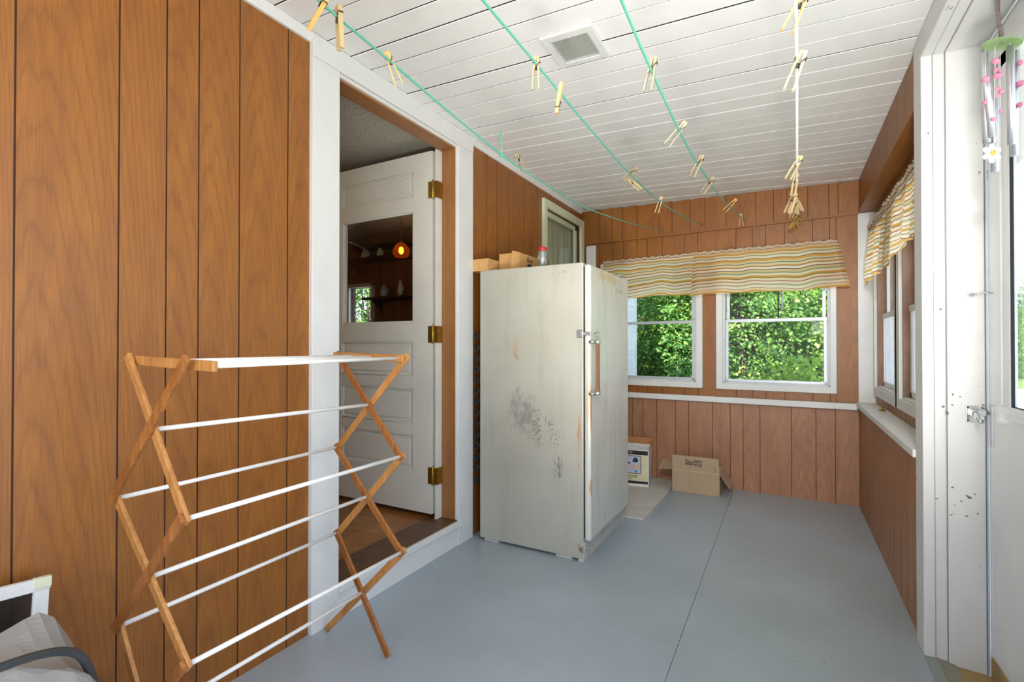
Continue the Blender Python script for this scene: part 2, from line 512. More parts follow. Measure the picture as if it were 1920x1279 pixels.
    def grid(self, fn, nu, nv, mi=0, uvf=None, smooth=True):
        verts = [fn(i / nu, j / nv) for j in range(nv + 1) for i in range(nu + 1)]
        uvs = [(uvf(i / nu, j / nv) if uvf else (i / nu, j / nv)) for j in range(nv + 1) for i in range(nu + 1)]
        faces = [(j * (nu + 1) + i, j * (nu + 1) + i + 1, (j + 1) * (nu + 1) + i + 1, (j + 1) * (nu + 1) + i) for j in range(nv) for i in range(nu)]
        self.idx(verts, faces, mi, smooth, uvs)
    def build(self, name, mats, parent=None, loc=(0, 0, 0), rotz=0.0, bevel=0.0, merge=True, origin=None):
        mats = mats if isinstance(mats, (list, tuple)) else [mats]
        vs = self.v
        if origin:
            vs = [(a - origin[0], b - origin[1], c - origin[2]) for a, b, c in vs]
            loc = origin
        me = bpy.data.meshes.new(name)
        me.from_pydata(vs, [], self.f)
        me.polygons.foreach_set('material_index', self.mi)
        me.polygons.foreach_set('use_smooth', self.sm)
        ul = me.uv_layers.new(name='UVMap')
        ul.data.foreach_set('uv', [c for u in self.uv for p in u for c in p])
        for m in mats: me.materials.append(m)
        if merge:
            bm = bmesh.new(); bm.from_mesh(me)
            bmesh.ops.remove_doubles(bm, verts=bm.verts, dist=1e-5)
            bmesh.ops.recalc_face_normals(bm, faces=bm.faces)
            bm.to_mesh(me); bm.free()
        o = bpy.data.objects.new(name, me)
        COL.objects.link(o)
        o.location = loc; o.rotation_euler = (0, 0, rotz)
        if parent is not None: o.parent = parent
        if bevel:
            b = o.modifiers.new('edge', 'BEVEL'); b.width = bevel; b.segments = 2; b.limit_method = 'ANGLE'; b.angle_limit = R(40)
        return o

def tag(o, label, cat, group=None, kind=None):
    o['label'] = label; o['category'] = cat
    if group: o['group'] = group
    if kind: o['kind'] = kind
    return o
def empty(name, loc, label, cat, group=None, kind=None, rotz=0.0):
    o = bpy.data.objects.new(name, None); COL.objects.link(o)
    o.location = loc; o.rotation_euler = (0, 0, rotz); o.empty_display_size = .05
    return tag(o, label, cat, group, kind)
def struct(o, label, cat):
    return tag(o, label, cat, None, 'structure')
def copy_tree(o, parent=None):
    c = o.copy(); COL.objects.link(c)
    if parent is not None: c.parent = parent
    for ch in list(o.children): copy_tree(ch, c)
    return c
def text_mesh(name, s, size, mat, parent, M4, extrude=.0004, shear=0.0, space=1.0, bold=0.0):
    cu = bpy.data.curves.new(name, 'FONT'); cu.body = s; cu.size = size; cu.extrude = extrude; cu.shear = shear
    cu.space_character = space; cu.offset = bold; cu.align_x = 'CENTER'; cu.align_y = 'CENTER'
    tmp = bpy.data.objects.new(name + '_tmp', cu); COL.objects.link(tmp)
    me = bpy.data.meshes.new_from_object(tmp.evaluated_get(bpy.context.evaluated_depsgraph_get()))
    bpy.data.objects.remove(tmp)
    me.name = name; me.transform(M4); me.materials.clear(); me.materials.append(mat)
    o = bpy.data.objects.new(name, me); COL.objects.link(o)
    if parent is not None: o.parent = parent
    return o

def cut(rect, holes):
    """rectangle (u0,u1,z0,z1) minus holes -> list of rectangles"""
    out = [rect]
    for h in holes:
        nxt = []
        for r in out:
            a0, a1, b0, b1 = max(r[0], h[0]), min(r[1], h[1]), max(r[2], h[2]), min(r[3], h[3])
            if a0 >= a1 or b0 >= b1:
                nxt.append(r); continue
            if r[2] < b0: nxt.append((r[0], r[1], r[2], b0))
            if b1 < r[3]: nxt.append((r[0], r[1], b1, r[3]))
            if r[0] < a0: nxt.append((r[0], a0, b0, b1))
            if a1 < r[1]: nxt.append((a1, r[1], b0, b1))
        out = nxt
    return out

def planks(mb, fn, edges, z0, z1, holes=(), g=.0045, gd=.0035, thick=.06, mats=(0, 1)):
    """grooved panelling: fn(u, d, z) -> xyz, d = depth away from the room"""
    for i in range(len(edges) - 1):
        u0, u1 = edges[i], edges[i + 1]
        zt = z1(.5 * (u0 + u1)) if callable(z1) else z1
        zt = min(z1(u0), z1(u1)) if callable(z1) else z1
        mid = .5 * (u0 + u1) + random.uniform(-.02, .02)
        off = random.uniform(-6, 6)
        xo = random.choice((0, 0, .03, -.03, .09, -.11, .2))
        for (a, b, c, d) in cut((u0, u1, z0, zt), holes):
            ga = g / 2 if a == u0 else 0
            gb = g / 2 if b == u1 else 0
            uv = [(a + ga - mid + xo, c + off), (b - gb - mid + xo, c + off), (b - gb - mid + xo, d + off), (a + ga - mid + xo, d + off)]
            mb.face([fn(a + ga, 0, c), fn(b - gb, 0, c), fn(b - gb, 0, d), fn(a + ga, 0, d)], mats[0], uv)
            if ga: mb.face([fn(a + ga, 0, c), fn(a + ga, gd, c), fn(a + ga, gd, d), fn(a + ga, 0, d)], mats[1])
            if gb: mb.face([fn(b - gb, 0, c), fn(b - gb, gd, c), fn(b - gb, gd, d), fn(b - gb, 0, d)], mats[1])
            # solid body behind
            P = [fn(x, y, z) for z in (c, d) for y in (gd, thick) for x in (a, b)]
            for q in ((0, 2, 3, 1), (4, 5, 7, 6), (0, 1, 5, 4), (2, 6, 7, 3), (0, 4, 6, 2), (1, 3, 7, 5)):
                mb.face([P[k] for k in q], mats[1])

# ------------------------------------------------------------------ room measures (metres; camera stands at x=0, y=0)
XW = -1.735                       # panelling of the house wall
XC = -1.715                       # face of the door casing
def zc(x): return 2.4375 - .0361 * x          # the ceiling falls away from the house
FW = (0.473, 4.461); FROT = math.atan2(-.0475, .9989)   # far wall: origin at its right end, local x negative to the left
fM = Matrix.Translation((FW[0], FW[1], 0)) @ Matrix.Rotation(FROT, 4, 'Z')
def fpt(x, y, z): return fM @ Vector((x, y, z))
def fzc(s): return zc(FW[0] + s * .9989)

# ------------------------------------------------------------------ floor
mb = MB()
xs = [XC + .0, -.383, .50]; ys = [-.8, 2.063, 4.62]
for i in range(2):
    for j in range(2):
        g = .0009
        mb.box(xs[i] + (g if i else -.05), xs[i + 1] - (g if i < 1 else 0), ys[j] + (g if j else 0), ys[j + 1] - (g if j < 1 else 0), -.018, 0)
mb.box(-1.78, .50, -.8, 4.62, -.05, -.018, 1)
struct(mb.build('floor', [M['floor'], M['gap']], bevel=.0008), 'grey painted plywood porch floor with straight sheet seams', 'floor')

# ------------------------------------------------------------------ ceiling of painted boards
mb = MB()
ed = [-.82]
while ed[-1] < 1.2: ed.append(ed[-1] + .1275)
ed = [e for e in ed if e < 1.15] + [1.213, 1.3388, 1.4665, 1.5964, 1.7219, 1.8467, 1.9766, 2.1014, 2.225, 2.3571, 2.4877]
while ed[-1] < 4.5: ed.append(ed[-1] + .1265)
rg = random.Random(3)
for i in range(len(ed) - 1):
    near = ed[i] < 2.6
    g = rg.choice((.0042, .005, .0034)) if near else rg.choice((.0006, .0010, .0014))
    a, b = ed[i] + g / 2, ed[i + 1] - g / 2
    x0, x1 = -1.76, .60
    e = .0022
    dz = rg.uniform(-.0015, .0015)
    prof = [(a, .012), (a, e), (a + e, 0), (b - e * 1.6, 0), (b, e), (b, .012)]
    for k in range(len(prof) - 1):
        (ya, da), (yb, db) = prof[k], prof[k + 1]
        mb.face([(x0, ya, zc(x0) + da + dz), (x1, ya, zc(x1) + da + dz), (x1, yb, zc(x1) + db + dz), (x0, yb, zc(x0) + db + dz)], 1 if near and k in (0, 4) else 0)
    mb.face([(x0, ed[i] - .002, zc(x0) + .008 + .004), (x1, ed[i] - .002, zc(x1) + .012), (x1, ed[i] + .003, zc(x1) + .012), (x0, ed[i] + .003, zc(x0) + .012)], 1 if near else 2)
mb.box(-2.4, 1.35, -2.6, 5.25, 0, .12, 0, lambda x, y, z: (x, y, zc(x) + .016 + z))  # roof slab; unseen overhang lengthened to keep sun off the floor
struct(mb.build('ceiling', [M['ceil'], M['gap'], M['gapwhite']], merge=False), 'white painted board ceiling with dark gaps between the boards', 'ceiling')

# ------------------------------------------------------------------ house wall (left)
mb = MB()
near_e = [-.80, -.62, -.5, -.31, -.1, .02, .13, .36, .4926, .7201, .8492, .9486, 1.0912, 1.2905, 1.4114]
planks(mb, lambda u, d, z: (XW - d, u, z), near_e, 0, 2.5, thick=.1)
far_e = [2.58, 2.7888, 2.921, 3.0908, 3.3228, 3.4569, 3.5585, 3.6659, 3.80, 3.95, 4.12, 4.27, 4.42, 4.60]
planks(mb, lambda u, d, z: (XW - d, u, z), far_e, 0, 2.5, holes=[(3.70, 4.47, 1.05, 2.333)], thick=.1)
# solid wall above and below the doorway
mb.box(XW - .1, XW - .004, 1.4114, 2.58, 2.40, 2.5, 1)
mb.box(XW - .1, XW - .004, 1.4114, 1.532, 0, 2.4, 1)
mb.box(XW - .1, XW - .004, 2.452, 2.58, 0, 2.4, 1)
mb.box(XW - .1, XW - .03, 1.532, 2.452, 0, .125, 1)
struct(mb.build('wall_left', [M['panel'], M['groove']], merge=False), 'brown wood panelled house wall with the open kitchen doorway', 'wall')

# doorway casing, head, riser
mb = MB()
mb.box(XW - .004, XC, 1.3926, 1.535, 0, 2.402)
mb.box(XW - .004, XC, 2.44, 2.596, 0, 2.402)
mb.box(XW - .004, XC + .004, 1.3926, 2.596, 2.402, 2.498)
mb.box(XW - .004, XC - .005, 1.535, 2.44, .0, .118)
mb.box(XW - .03, XC + .012, 1.535, 2.452, .118, .150)
mb.box(XW - .02, XC - .008, 1.535, 1.540, .15, 2.40)
mb.box(XW - .02, XC - .008, 2.434, 2.44, .15, 2.40)
mb.box(XW - .02, XC - .008, 1.535, 2.44, 2.386, 2.402)
struct(mb.build('trim_1', M['white_chip'], bevel=.002), 'white painted casing and step riser around the kitchen doorway', 'door trim')
mb = MB()
mb.box(-1.832, XC - .02, 1.530, 2.444, 2.376, 2.394, longaxis=1)
mb.box(-1.832, XC - .02, 1.528, 1.534, .15, 2.376, longaxis=2)
mb.box(-1.832, XC - .02, 2.430, 2.446, .15, 2.376, longaxis=2)
struct(mb.build('trim_2', M['jamb_wood']), 'brown wood jamb lining inside the kitchen doorway', 'door trim')
mb = MB()
mb.box(-1.90, XC - .004, 1.536, 2.432, .150, .156, longaxis=1)
struct(mb.build('trim_3', M['thresh']), 'dark worn wooden threshold board of the kitchen doorway', 'threshold')
mb = MB()
for y0, y1 in ((-.8, 1.392), (2.597, 4.50)):
    mb.prism([(0, 0), (.028, 0), (.028, -.012), (.012, -.036), (0, -.036)], lambda u, v, d: (XW + u, d, 2.497 + v), y0, y1)
struct(mb.build('trim_4', M['white']), 'thin white moulding where the house wall meets the ceiling', 'moulding')

# ------------------------------------------------------------------ interior window in the house wall
mb = MB()
mb.box(XW, XC + .004, 3.636, 3.698, 1.0, 2.396); mb.box(XW, XC + .004, 4.473, 4.545, 1.0, 2.396)
mb.box(XW, XC + .004, 3.698, 4.473, 2.333, 2.396); mb.box(XW, XC + .012, 3.636, 4.545, .93, 1.0)
for a, b, c, d in ((3.70, 3.70 + .035, 1.05, 2.333), (4.43, 4.47, 1.05, 2.333)):
    mb.box(XW - .05, XW - .025, a, b, c, d)
mb.box(XW - .05, XW - .025, 3.70, 4.47, 2.29, 2.333)
w5 = struct(mb.build('window_5', M['cream'], bevel=.002), 'small cream framed window in the house wall behind the freezer', 'window')
mb = MB(); mb.box(XW - .045, XW - .041, 3.72, 4.45, 1.05, 2.31); mb.build('pane', M['glass'], w5)
mb = MB()
mb.grid(lambda u, v: (XW - .075 + .012 * math.sin(u * 38) * (.4 + .6 * (1 - v)), 3.70 + .77 * u, 1.02 + 1.30 * v), 60, 6)
mb.build('sheer_curtain', M['sheer'], w5)

# ------------------------------------------------------------------ far wall
FH = [(-1.97, -1.152, .88, 1.925), (-.942, -.18, .88, 1.925)]
mb = MB()
upper = [-2.24, -2.027, -1.904, -1.804, -1.663, -1.466, -1.352, -1.20, -1.076, -.909, -.684, -.558, -.462, -.322, -.185, -.126, .12]
mid = [-2.24, -2.036, -1.906, -1.801, -1.671, -1.578, -1.442, -1.25, -1.139, -.836, -.713, -.618, -.482, -.292, -.181, -.139, .12]
low = [-2.24, -1.98, -1.84, -1.716, -1.62, -1.494, -1.329, -1.217, -1.023, -.885, -.787, -.662, -.44, -.275, -.15, .0, .12]
planks(mb, lambda u, d, z: (u, d - .016, z), upper, 2.175, fzc, thick=.07)
planks(mb, lambda u, d, z: (u, d, z), mid, .74, 2.175, FH, thick=.07)
mb.box(-2.22, .0, -.023, -.002, 2.166, 2.182, 0, longaxis=0)
mb.box(-1.102, -.988, -.006, .0, .74, 2.166, 0)
mb.box(-.138, -.004, -.006, .0, .775, 2.166, 0)
struct(mb.build('wall_far', [M['panel'], M['groove']], loc=(FW[0], FW[1], 0), rotz=FROT, merge=False), 'brown panelled end wall above the white ledge, with two windows', 'wall')
mb = MB()
planks(mb, lambda u, d, z: (u, d, z), low, 0, .735, thick=.07)
struct(mb.build('wall_far_lower', [M['panel_low'], M['groove']], loc=(FW[0], FW[1], 0), rotz=FROT, merge=False), 'brown end wall panelling below the white ledge, coloured with floor bounce', 'wall')
mb = MB()
mb.box(-2.20, -.012, -.045, .0, .716, .764)
struct(mb.build('trim_5', M['white_chip'], loc=(FW[0], FW[1], 0), rotz=FROT, bevel=.006), 'white painted ledge along the end wall below the windows', 'ledge')
mb = MB(); mb.box(-.012, .105, -.004, .03, .772, 2.188)
struct(mb.build('trim_6', M['white_chip'], loc=(FW[0], FW[1], 0), rotz=FROT, bevel=.003), 'white corner post between the end wall and the side windows', 'post')
mb = MB(); mb.box(-2.165, -2.066, -.034, -.001, .0, 2.155)
struct(mb.build('trim_7', M['white_chip'], loc=(FW[0], FW[1], 0), rotz=FROT, bevel=.012), 'white corner post behind the freezer, rounded on top', 'post')

def far_window(idx, o0, o1, i0, i1, label):
    zb, zt, ib, it = .831, 1.965, .88, 1.925
    mb = MB()
    mb.box(o0, i0, -.022, .0, zb, zt); mb.box(i1, o1, -.022, .0, zb, zt)
    mb.box(i0, i1, -.022, .0, zb, ib); mb.box(i0, i1, -.022, .0, it, zt)
    w = struct(mb.build('window_%d' % idx, M['white_chip'], loc=(FW[0], FW[1], 0), rotz=FROT, bevel=.002), label, 'window')
    mb = MB()   # reveal liner and channels
    mb.box(i0, i0 + .018, .0, .07, ib, it); mb.box(i1 - .018, i1, .0, .07, ib, it); mb.box(i0, i1, .0, .07, ib, ib + .012)
    mb.build('window_channel', M['grey_frame'], w)
    a, b = i0 + .02, i1 - .02
    mb = MB()   # lower sash
    mb.box(a, a + .022, .022, .040, ib + .012, 1.412); mb.box(b - .022, b, .022, .040, ib + .012, 1.412)
    mb.box(a, b, .022, .040, ib + .012, ib + .034); mb.box(a, b, .018, .042, 1.386, 1.412)
    s = mb.build('lower_sash', M['alu'], w, bevel=.0015)
    mb = MB(); mb.box(a + .022, b - .022, .029, .032, ib + .034, 1.386); mb.build('pane', M['glass'], s)
    mb = MB()
    mb.box(a + .006, a + .030, .044, .060, 1.40, it); mb.box(b - .030, b - .006, .044, .060, 1.40, it); mb.box(a, b, .044, .060, 1.392, 1.410)
    s = mb.build('upper_sash', M['alu'], w, bevel=.0015)
    mb = MB(); mb.box(a + .03, b - .03, .051, .054, 1.41, it); mb.build('pane', M['glass'], s)
    for x in (a + .004, b - .004):
        mb = MB(); mb.box(x - .004, x + .004, .014, .024, 1.418, 1.424)
        mb.build('sash_catch', M['black'], w)
    return w
far_window(1, -2.02, -1.10, -1.97, -1.152, 'white framed sash window behind the freezer, house siding outside it')
far_window(2, -.99, -.14, -.942, -.18, 'white framed sash window in the end wall beside the corner post')

# ------------------------------------------------------------------ right wall with the side windows
XR, XG = .473, .575
rw = [2.56, 2.80, 2.95, 3.14, 3.25, 3.33, 3.45, 3.56, 3.69, 3.82, 3.98, 4.10, 4.20, 4.33, 4.47]
mb = MB()
planks(mb, lambda u, d, z: (XR + d, u, z), rw, 0, .735, thick=.10, g=.004)
struct(mb.build('wall_right_lower', [M['panel_low'], M['groove']], merge=False), 'brown panelling below the side window ledge, coloured with floor bounce', 'wall')
mb = MB()
planks(mb, lambda u, d, z: (XR + d, u, z), rw, 2.19, 2.42, thick=.10, g=.004)
planks(mb, lambda u, d, z: (XG + d, u, z), rw, .77, 2.19, [(3.65, 4.40, .893, 1.95), (2.72, 3.51, .893, 1.95)], thick=.10, g=.004)
mb.box(XR + .001, XR + .105, 2.57, 4.46, 2.178, 2.19, 0, longaxis=1)
mb.box(XR - .004, XR + .004, 2.57, 4.46, 2.176, 2.196, 0, longaxis=1)
struct(mb.build('wall_right', [M['panel'], M['groove']], merge=False), 'brown panelled side wall above the ledge with boxed header beam', 'wall')
mb = MB(); mb.box(XR - .022, XG + .004, 2.571, 4.462, .738, .772)
struct(mb.build('trim_8', M['white_chip'], bevel=.005), 'deep white window ledge along the side wall', 'ledge')

def side_window(idx, y0, y1, label):
    ib, it = .893, 1.95
    mb = MB()
    mb.box(XG - .018, XG, y1, y1 + .115, .835, 2.02); mb.box(XG - .018, XG, y0 - .07, y0, .835, 2.02)
    mb.box(XG - .018, XG, y0, y1, .835, ib); mb.box(XG - .018, XG, y0, y1, it, 2.02)
    w = struct(mb.build('window_%d' % idx, M['white_chip'], bevel=.002), label, 'window')
    mb = MB()
    mb.box(XG, XG + .09, y1 - .012, y1, ib, it); mb.box(XG, XG + .09, y0, y0 + .012, ib, it)
    mb.build('reveal_lining', M['brown_worn'], w)
    mb = MB(); mb.box(XG - .006, XG + .10, y0 + .012, y1 - .012, ib, ib + .012); mb.build('window_sill', M['white_chip'], w)
    a, b = y0 + .014, y1 - .014
    mb = MB()
    mb.box(XG + .030, XG + .048, a, a + .035, ib + .012, 1.42); mb.box(XG + .030, XG + .048, b - .035, b, ib + .012, 1.42)
    mb.box(XG + .030, XG + .048, a, b, ib + .012, ib + .045); mb.box(XG + .026, XG + .05, a, b, 1.385, 1.42)
    s = mb.build('lower_sash', M['white'], w, bevel=.002)
    mb = MB(); mb.box(XG + .038, XG + .041, a + .035, b - .035, ib + .045, 1.385); mb.build('pane', M['glass_dusty'], s)
    mb = MB()
    mb.box(XG + .050, XG + .068, a, a + .035, 1.40, it); mb.box(XG + .050, XG + .068, b - .035, b, 1.40, it); mb.box(XG + .050, XG + .068, a, b, 1.395, 1.43)
    s = mb.build('upper_sash', M['white'], w, bevel=.002)
    mb = MB(); mb.box(XG + .058, XG + .061, a + .035, b - .035, 1.43, it); mb.build('pane', M['storm_glass'], s)
side_window(3, 3.65, 4.40, 'dusty side window next to the white corner post')
side_window(4, 2.72, 3.51, 'side window next to the door casing, half hidden by it')

# ------------------------------------------------------------------ storm door and its frame (right)
mb = MB()
mb.box(.461, .497, 2.450, 2.571, 0, 2.42)
mb.box(.4985, .535, 2.459, 2.571, -.01, 2.42)
mb.box(.5365, .645, 2.452, 2.571, -.02, 2.42)
mb.box(.645, .70, 2.460, 2.571, -.03, 2.42)
mb.box(.461, .497, 1.44, 2.450, 2.318, 2.42)
mb.box(.4985, .535, 1.44, 2.459, 2.322, 2.42)
mb.box(.5365, .70, 1.44, 2.452, 2.316, 2.42)
mb.box(.461, .70, 1.33, 1.44, -.02, 2.42)
struct(mb.build('trim_9', M['white_worn'], bevel=.004), 'deep white painted frame around the storm door', 'door trim')
mb = MB()
mb.box(.646, .651, 2.446, 2.4595, -.03, 2.316); mb.box(.653, .657, 2.440, 2.446, -.03, 2.316)
mb.box(.646, .651, 1.44, 2.446, 2.306, 2.316); mb.box(.652, .657, 1.44, 2.446, 2.296, 2.302)
struct(mb.build('trim_10', M['alu']), 'thin metal strip edging the storm door opening', 'door trim')
mb = MB()
mb.prism([(.50, -.03), (.50, .002), (.515, -.001), (.555, -.008), (.555, -.03)], lambda u, v, d: (u, d, v), 1.44, 2.459, 0)
mb.prism([(.556, -.03), (.556, -.012), (.66, -.018), (.66, -.03)], lambda u, v, d: (u, d, v), 1.44, 2.452, 1)
mb.box(.461, .4995, 1.44, 2.449, -.03, .003, 2)
struct(mb.build('trim_11', [M['alu_sill'], M['tan_sill'], M['grey_strip']], bevel=.001), 'worn metal and wood sill under the storm door', 'threshold')

dr = struct(empty('door_2', (.66, 1.45, 0), 'white storm door with large glass, closed, wind chime in front', 'door'), 'white storm door with large glass, closed, wind chime in front', 'door')
def rel(mb_, name, mat, root, **kw):
    """build from world-space geometry and parent under an unrotated root"""
    o = mb_.build(name, mat, None, **kw)
    o.parent = root
    o.matrix_parent_inverse = Matrix.Translation(-root.location)
    return o
Dx0, Dx1 = .656, .668
mb = MB()
for a, b, c, d in cut((1.448, 2.436, .062, 2.300), [(1.60, 2.245, .985, 2.16)]):
    mb.box(Dx0, Dx1, a, b, c, d)
rel(mb, 'door_leaf', M['storm_white'], dr)
mb = MB()
fx0 = .646
mb.box(fx0, Dx1, 2.232, 2.300, .985, 2.19); mb.box(fx0, Dx1, 1.55, 1.60, .985, 2.19)
mb.box(fx0 + .004, Dx1, 1.55, 2.300, .945, .993); mb.box(fx0, Dx1, 1.55, 2.300, 2.145, 2.19)
mb.box(fx0 - .006, fx0 + .002, 2.285, 2.296, .99, 2.18)
rel(mb, 'glazing_frame', M['storm_white'], dr, bevel=.003)
mb = MB()
mb.box(fx0 + .004, fx0 + .012, 2.226, 2.232, .993, 2.145); mb.box(fx0 + .006, fx0 + .012, 1.60, 2.232, .990, .996)
rel(mb, 'gasket', M['gasket'], dr)
mb = MB(); mb.box(.6595, .6625, 1.60, 2.236, .990, 2.147)
rel(mb, 'pane', M['storm_glass'], dr)
mb = MB(); mb.box(.650, .672, 1.448, 2.436, -.015, .060)
rel(mb, 'door_sweep', M['tan_sill'], dr)
mb = MB()
mb.tube([(.655, 2.41, 1.388), (.652, 2.43, 1.39)], .0025, 6)
rel(mb, 'hook_eye', M['steel'], dr)
mb = MB(); mb.box(.648, .659, 2.405, 2.428, .83, .98)
rel(mb, 'strike_plate', M['alu'], dr, bevel=.003)

# latch on the frame: plate, lever, bolt
lt = empty('door_latch', (.60, 2.452, .943), 'chrome lever latch screwed to the white storm door frame', 'latch')
mb = MB()
mb.box(.588, .640, 2.446, 2.4515, .912, .972); mb.box(.598, .640, 2.425, 2.446, .938, .960)
rel(mb, 'latch_plate', M['chrome'], lt, bevel=.002)
mb = MB(); mb.tube([(.612, 2.432, .95), (.606, 2.405, .944), (.607, 2.385, .930), (.612, 2.372, .920)], [.007, .0075, .007, .005], 10)
rel(mb, 'lever', M['chrome'], lt)
mb = MB(); mb.tube([(.630, 2.436, .949), (.652, 2.436, .949)], .006, 8)
rel(mb, 'bolt', M['steel'], lt)
for dx, dz in ((.593, .918), (.593, .966), (.634, .918), (.634, .966)):
    mb = MB(); mb.lathe([(.003, 0), (.003, .003), (.0012, .004)], (dx, 2.4465 - .004, dz), 8, axis='y')
    rel(mb, 'screw', M['black'], lt)
# hook-and-eye
hk = empty('hook_and_eye', (.60, 2.45, 1.388), 'small wire hook fastened across the storm door gap', 'hook')
mb = MB()
mb.tube([(.602 + .008 * math.cos(a), 2.438, 1.386 + .005 * math.sin(a)) for a in np.linspace(0, 2 * math.pi, 13)[:-1]], .0018, 6, closed=True)
mb.tube([(.600, 2.452, 1.386), (.600, 2.438, 1.386)], .002, 6)
rel(mb, 'eye_screw', M['steel'], hk)
mb = MB()
mb.tube([(.609, 2.437, 1.387), (.625, 2.434, 1.385), (.64, 2.432, 1.392), (.650, 2.43, 1.393), (.655, 2.425, 1.388)], .002, 6)
rel(mb, 'hook_wire', M['steel'], hk)

# ------------------------------------------------------------------ kitchen seen through the doorway
mb = MB()
for i in range(9):
    y0 = -.5 + i * .55
    mb.box(-4.7, -1.84, y0 + .001, y0 + .549, .125, .150, 0, longaxis=0)
struct(mb.build('floor_kitchen', M['kfloor']), 'warm wooden kitchen floor behind the open door', 'floor')
mb = MB()
x = -4.7
while x < -1.84:
    y = -.5
    while y < 4.1:
        mb.box(x + .002, min(x + .608, -1.836), y + .002, min(y + .608, 4.1), 2.45, 2.47)
        y += .61
    x += .61
mb.box(-4.7, -1.836, -.5, 4.1, 2.462, 2.50, 1)
struct(mb.build('ceiling_kitchen', [M['ktile'], M['gapwhite']]), 'speckled grey tile ceiling of the kitchen through the doorway', 'ceiling')
mb = MB()
kb = [-4.7 + .19 * i for i in range(16)]
planks(mb, lambda u, d, z: (u, 4.1 + d, z), kb, .15, 2.45, [(-4.40, -4.03, 1.42, 1.85)], thick=.08)
struct(mb.build('wall_kitchen_back', [M['kitchen_wall'], M['groove']], merge=False), 'dim panelled kitchen wall behind the door glass', 'wall')
mb = MB()
mb.box(-4.78, -4.70, -.5, 4.18, .15, 2.45); mb.box(-4.7, -1.836, -.58, -.5, .15, 2.45)
struct(mb.build('wall_kitchen_side', M['kitchen_wall']), 'dim kitchen walls out past the open door', 'wall')
mb = MB()
for a, b, c, d in ((-4.44, -4.40, 1.38, 1.89), (-4.06, -4.02, 1.38, 1.89), (-4.44, -4.02, 1.85, 1.89), (-4.44, -4.02, 1.38, 1.42)):
    mb.box(a, b, 4.07, 4.14, c, d)
w6 = struct(mb.build('window_6', M['kitchen_white'], bevel=.003), 'tiny white kitchen window glimpsed through the door glass', 'window')
mb = MB(); mb.box(-4.40, -4.06, 4.12, 4.124, 1.42, 1.85); mb.build('pane', M['glass'], w6)

# open panelled door with glass
D1 = empty('door_1', (-1.865, 2.375, .17), 'white panelled kitchen door standing open with a large glass pane', 'door', None, 'structure')
X0, X1, Y0, Y1 = -2.735, -1.865, 2.375, 2.415
pan = [(-2.63, -2.012, 2.112, 2.268), (-2.63, -2.012, 1.004, 1.221), (-2.63, -2.012, .713, .932), (-2.63, -2.012, .428, .647)]
gl = (-2.622, -2.010, 1.338, 2.022)
mb = MB()
for a, b, c, d in cut((X0, X1, .182, 2.372), pan + [gl]):
    mb.box(a, b, Y0, Y1, c, d)
rel(mb, 'door_frame', M['door_white'], D1)
for a, b, c, d in pan:
    mb = MB()
    mb.box(a, b, Y0 + .014, Y1 - .014, c, d)
    m = .012
    for (p, q, r_, s_) in ((a, a + m, c, d), (b - m, b, c, d), (a, b, c, c + m), (a, b, d - m, d)):
        mb.box(p, q, Y0 + .005, Y0 + .014, r_, s_)
    mb.prism([(a + .03, c + .03), (b - .03, c + .03), (b - .03, d - .03), (a + .03, d - .03)], lambda u, v, e: (u, e, v), Y0 + .008, Y0 + .014)
    rel(mb, 'door_panel', M['door_white'], D1, bevel=.003)
mb = MB(); mb.grid(lambda u, v: (gl[0] + (gl[1] - gl[0]) * u, Y0 + .018 + .0012 * math.sin(u * 7 + v * 3) + .0008 * math.sin(v * 9), gl[2] + (gl[3] - gl[2]) * v), 24, 24)
rel(mb, 'glass_pane', M['glass_door'], D1)
mb = MB()
for (p, q, r_, s_) in ((gl[0], gl[0] + .01, gl[2], gl[3]), (gl[1] - .01, gl[1], gl[2], gl[3]), (gl[0], gl[1], gl[2], gl[2] + .01), (gl[0], gl[1], gl[3] - .01, gl[3])):
    mb.box(p, q, Y0 + .006, Y0 + .016, r_, s_)
rel(mb, 'glazing_bead', M['door_white'], D1)
for z in (2.135, 1.262, .412):
    mb = MB()
    mb.box(-1.892, -1.864, Y0 - .003, Y0 + .001, z - .05, z + .05)
    mb.box(-1.8485, -1.826, Y0 + .0, Y0 + .054, z - .05, z + .05)
    h = rel(mb, 'hinge', M['brass'], D1)
    mb = MB(); mb.lathe([(.003, -.056), (.006, -.052), (.006, .052), (.003, .058)], (-1.856, Y0 - .004, z), 10)
    rel(mb, 'hinge_pin', M['brass'], D1)
mb = MB(); mb.box(-1.845, -1.833, 2.378, 2.446, .156, 2.376)
struct(mb.build('trim_12', M['door_white']), 'thin white door stop beside the hinges of the open kitchen door', 'door trim')

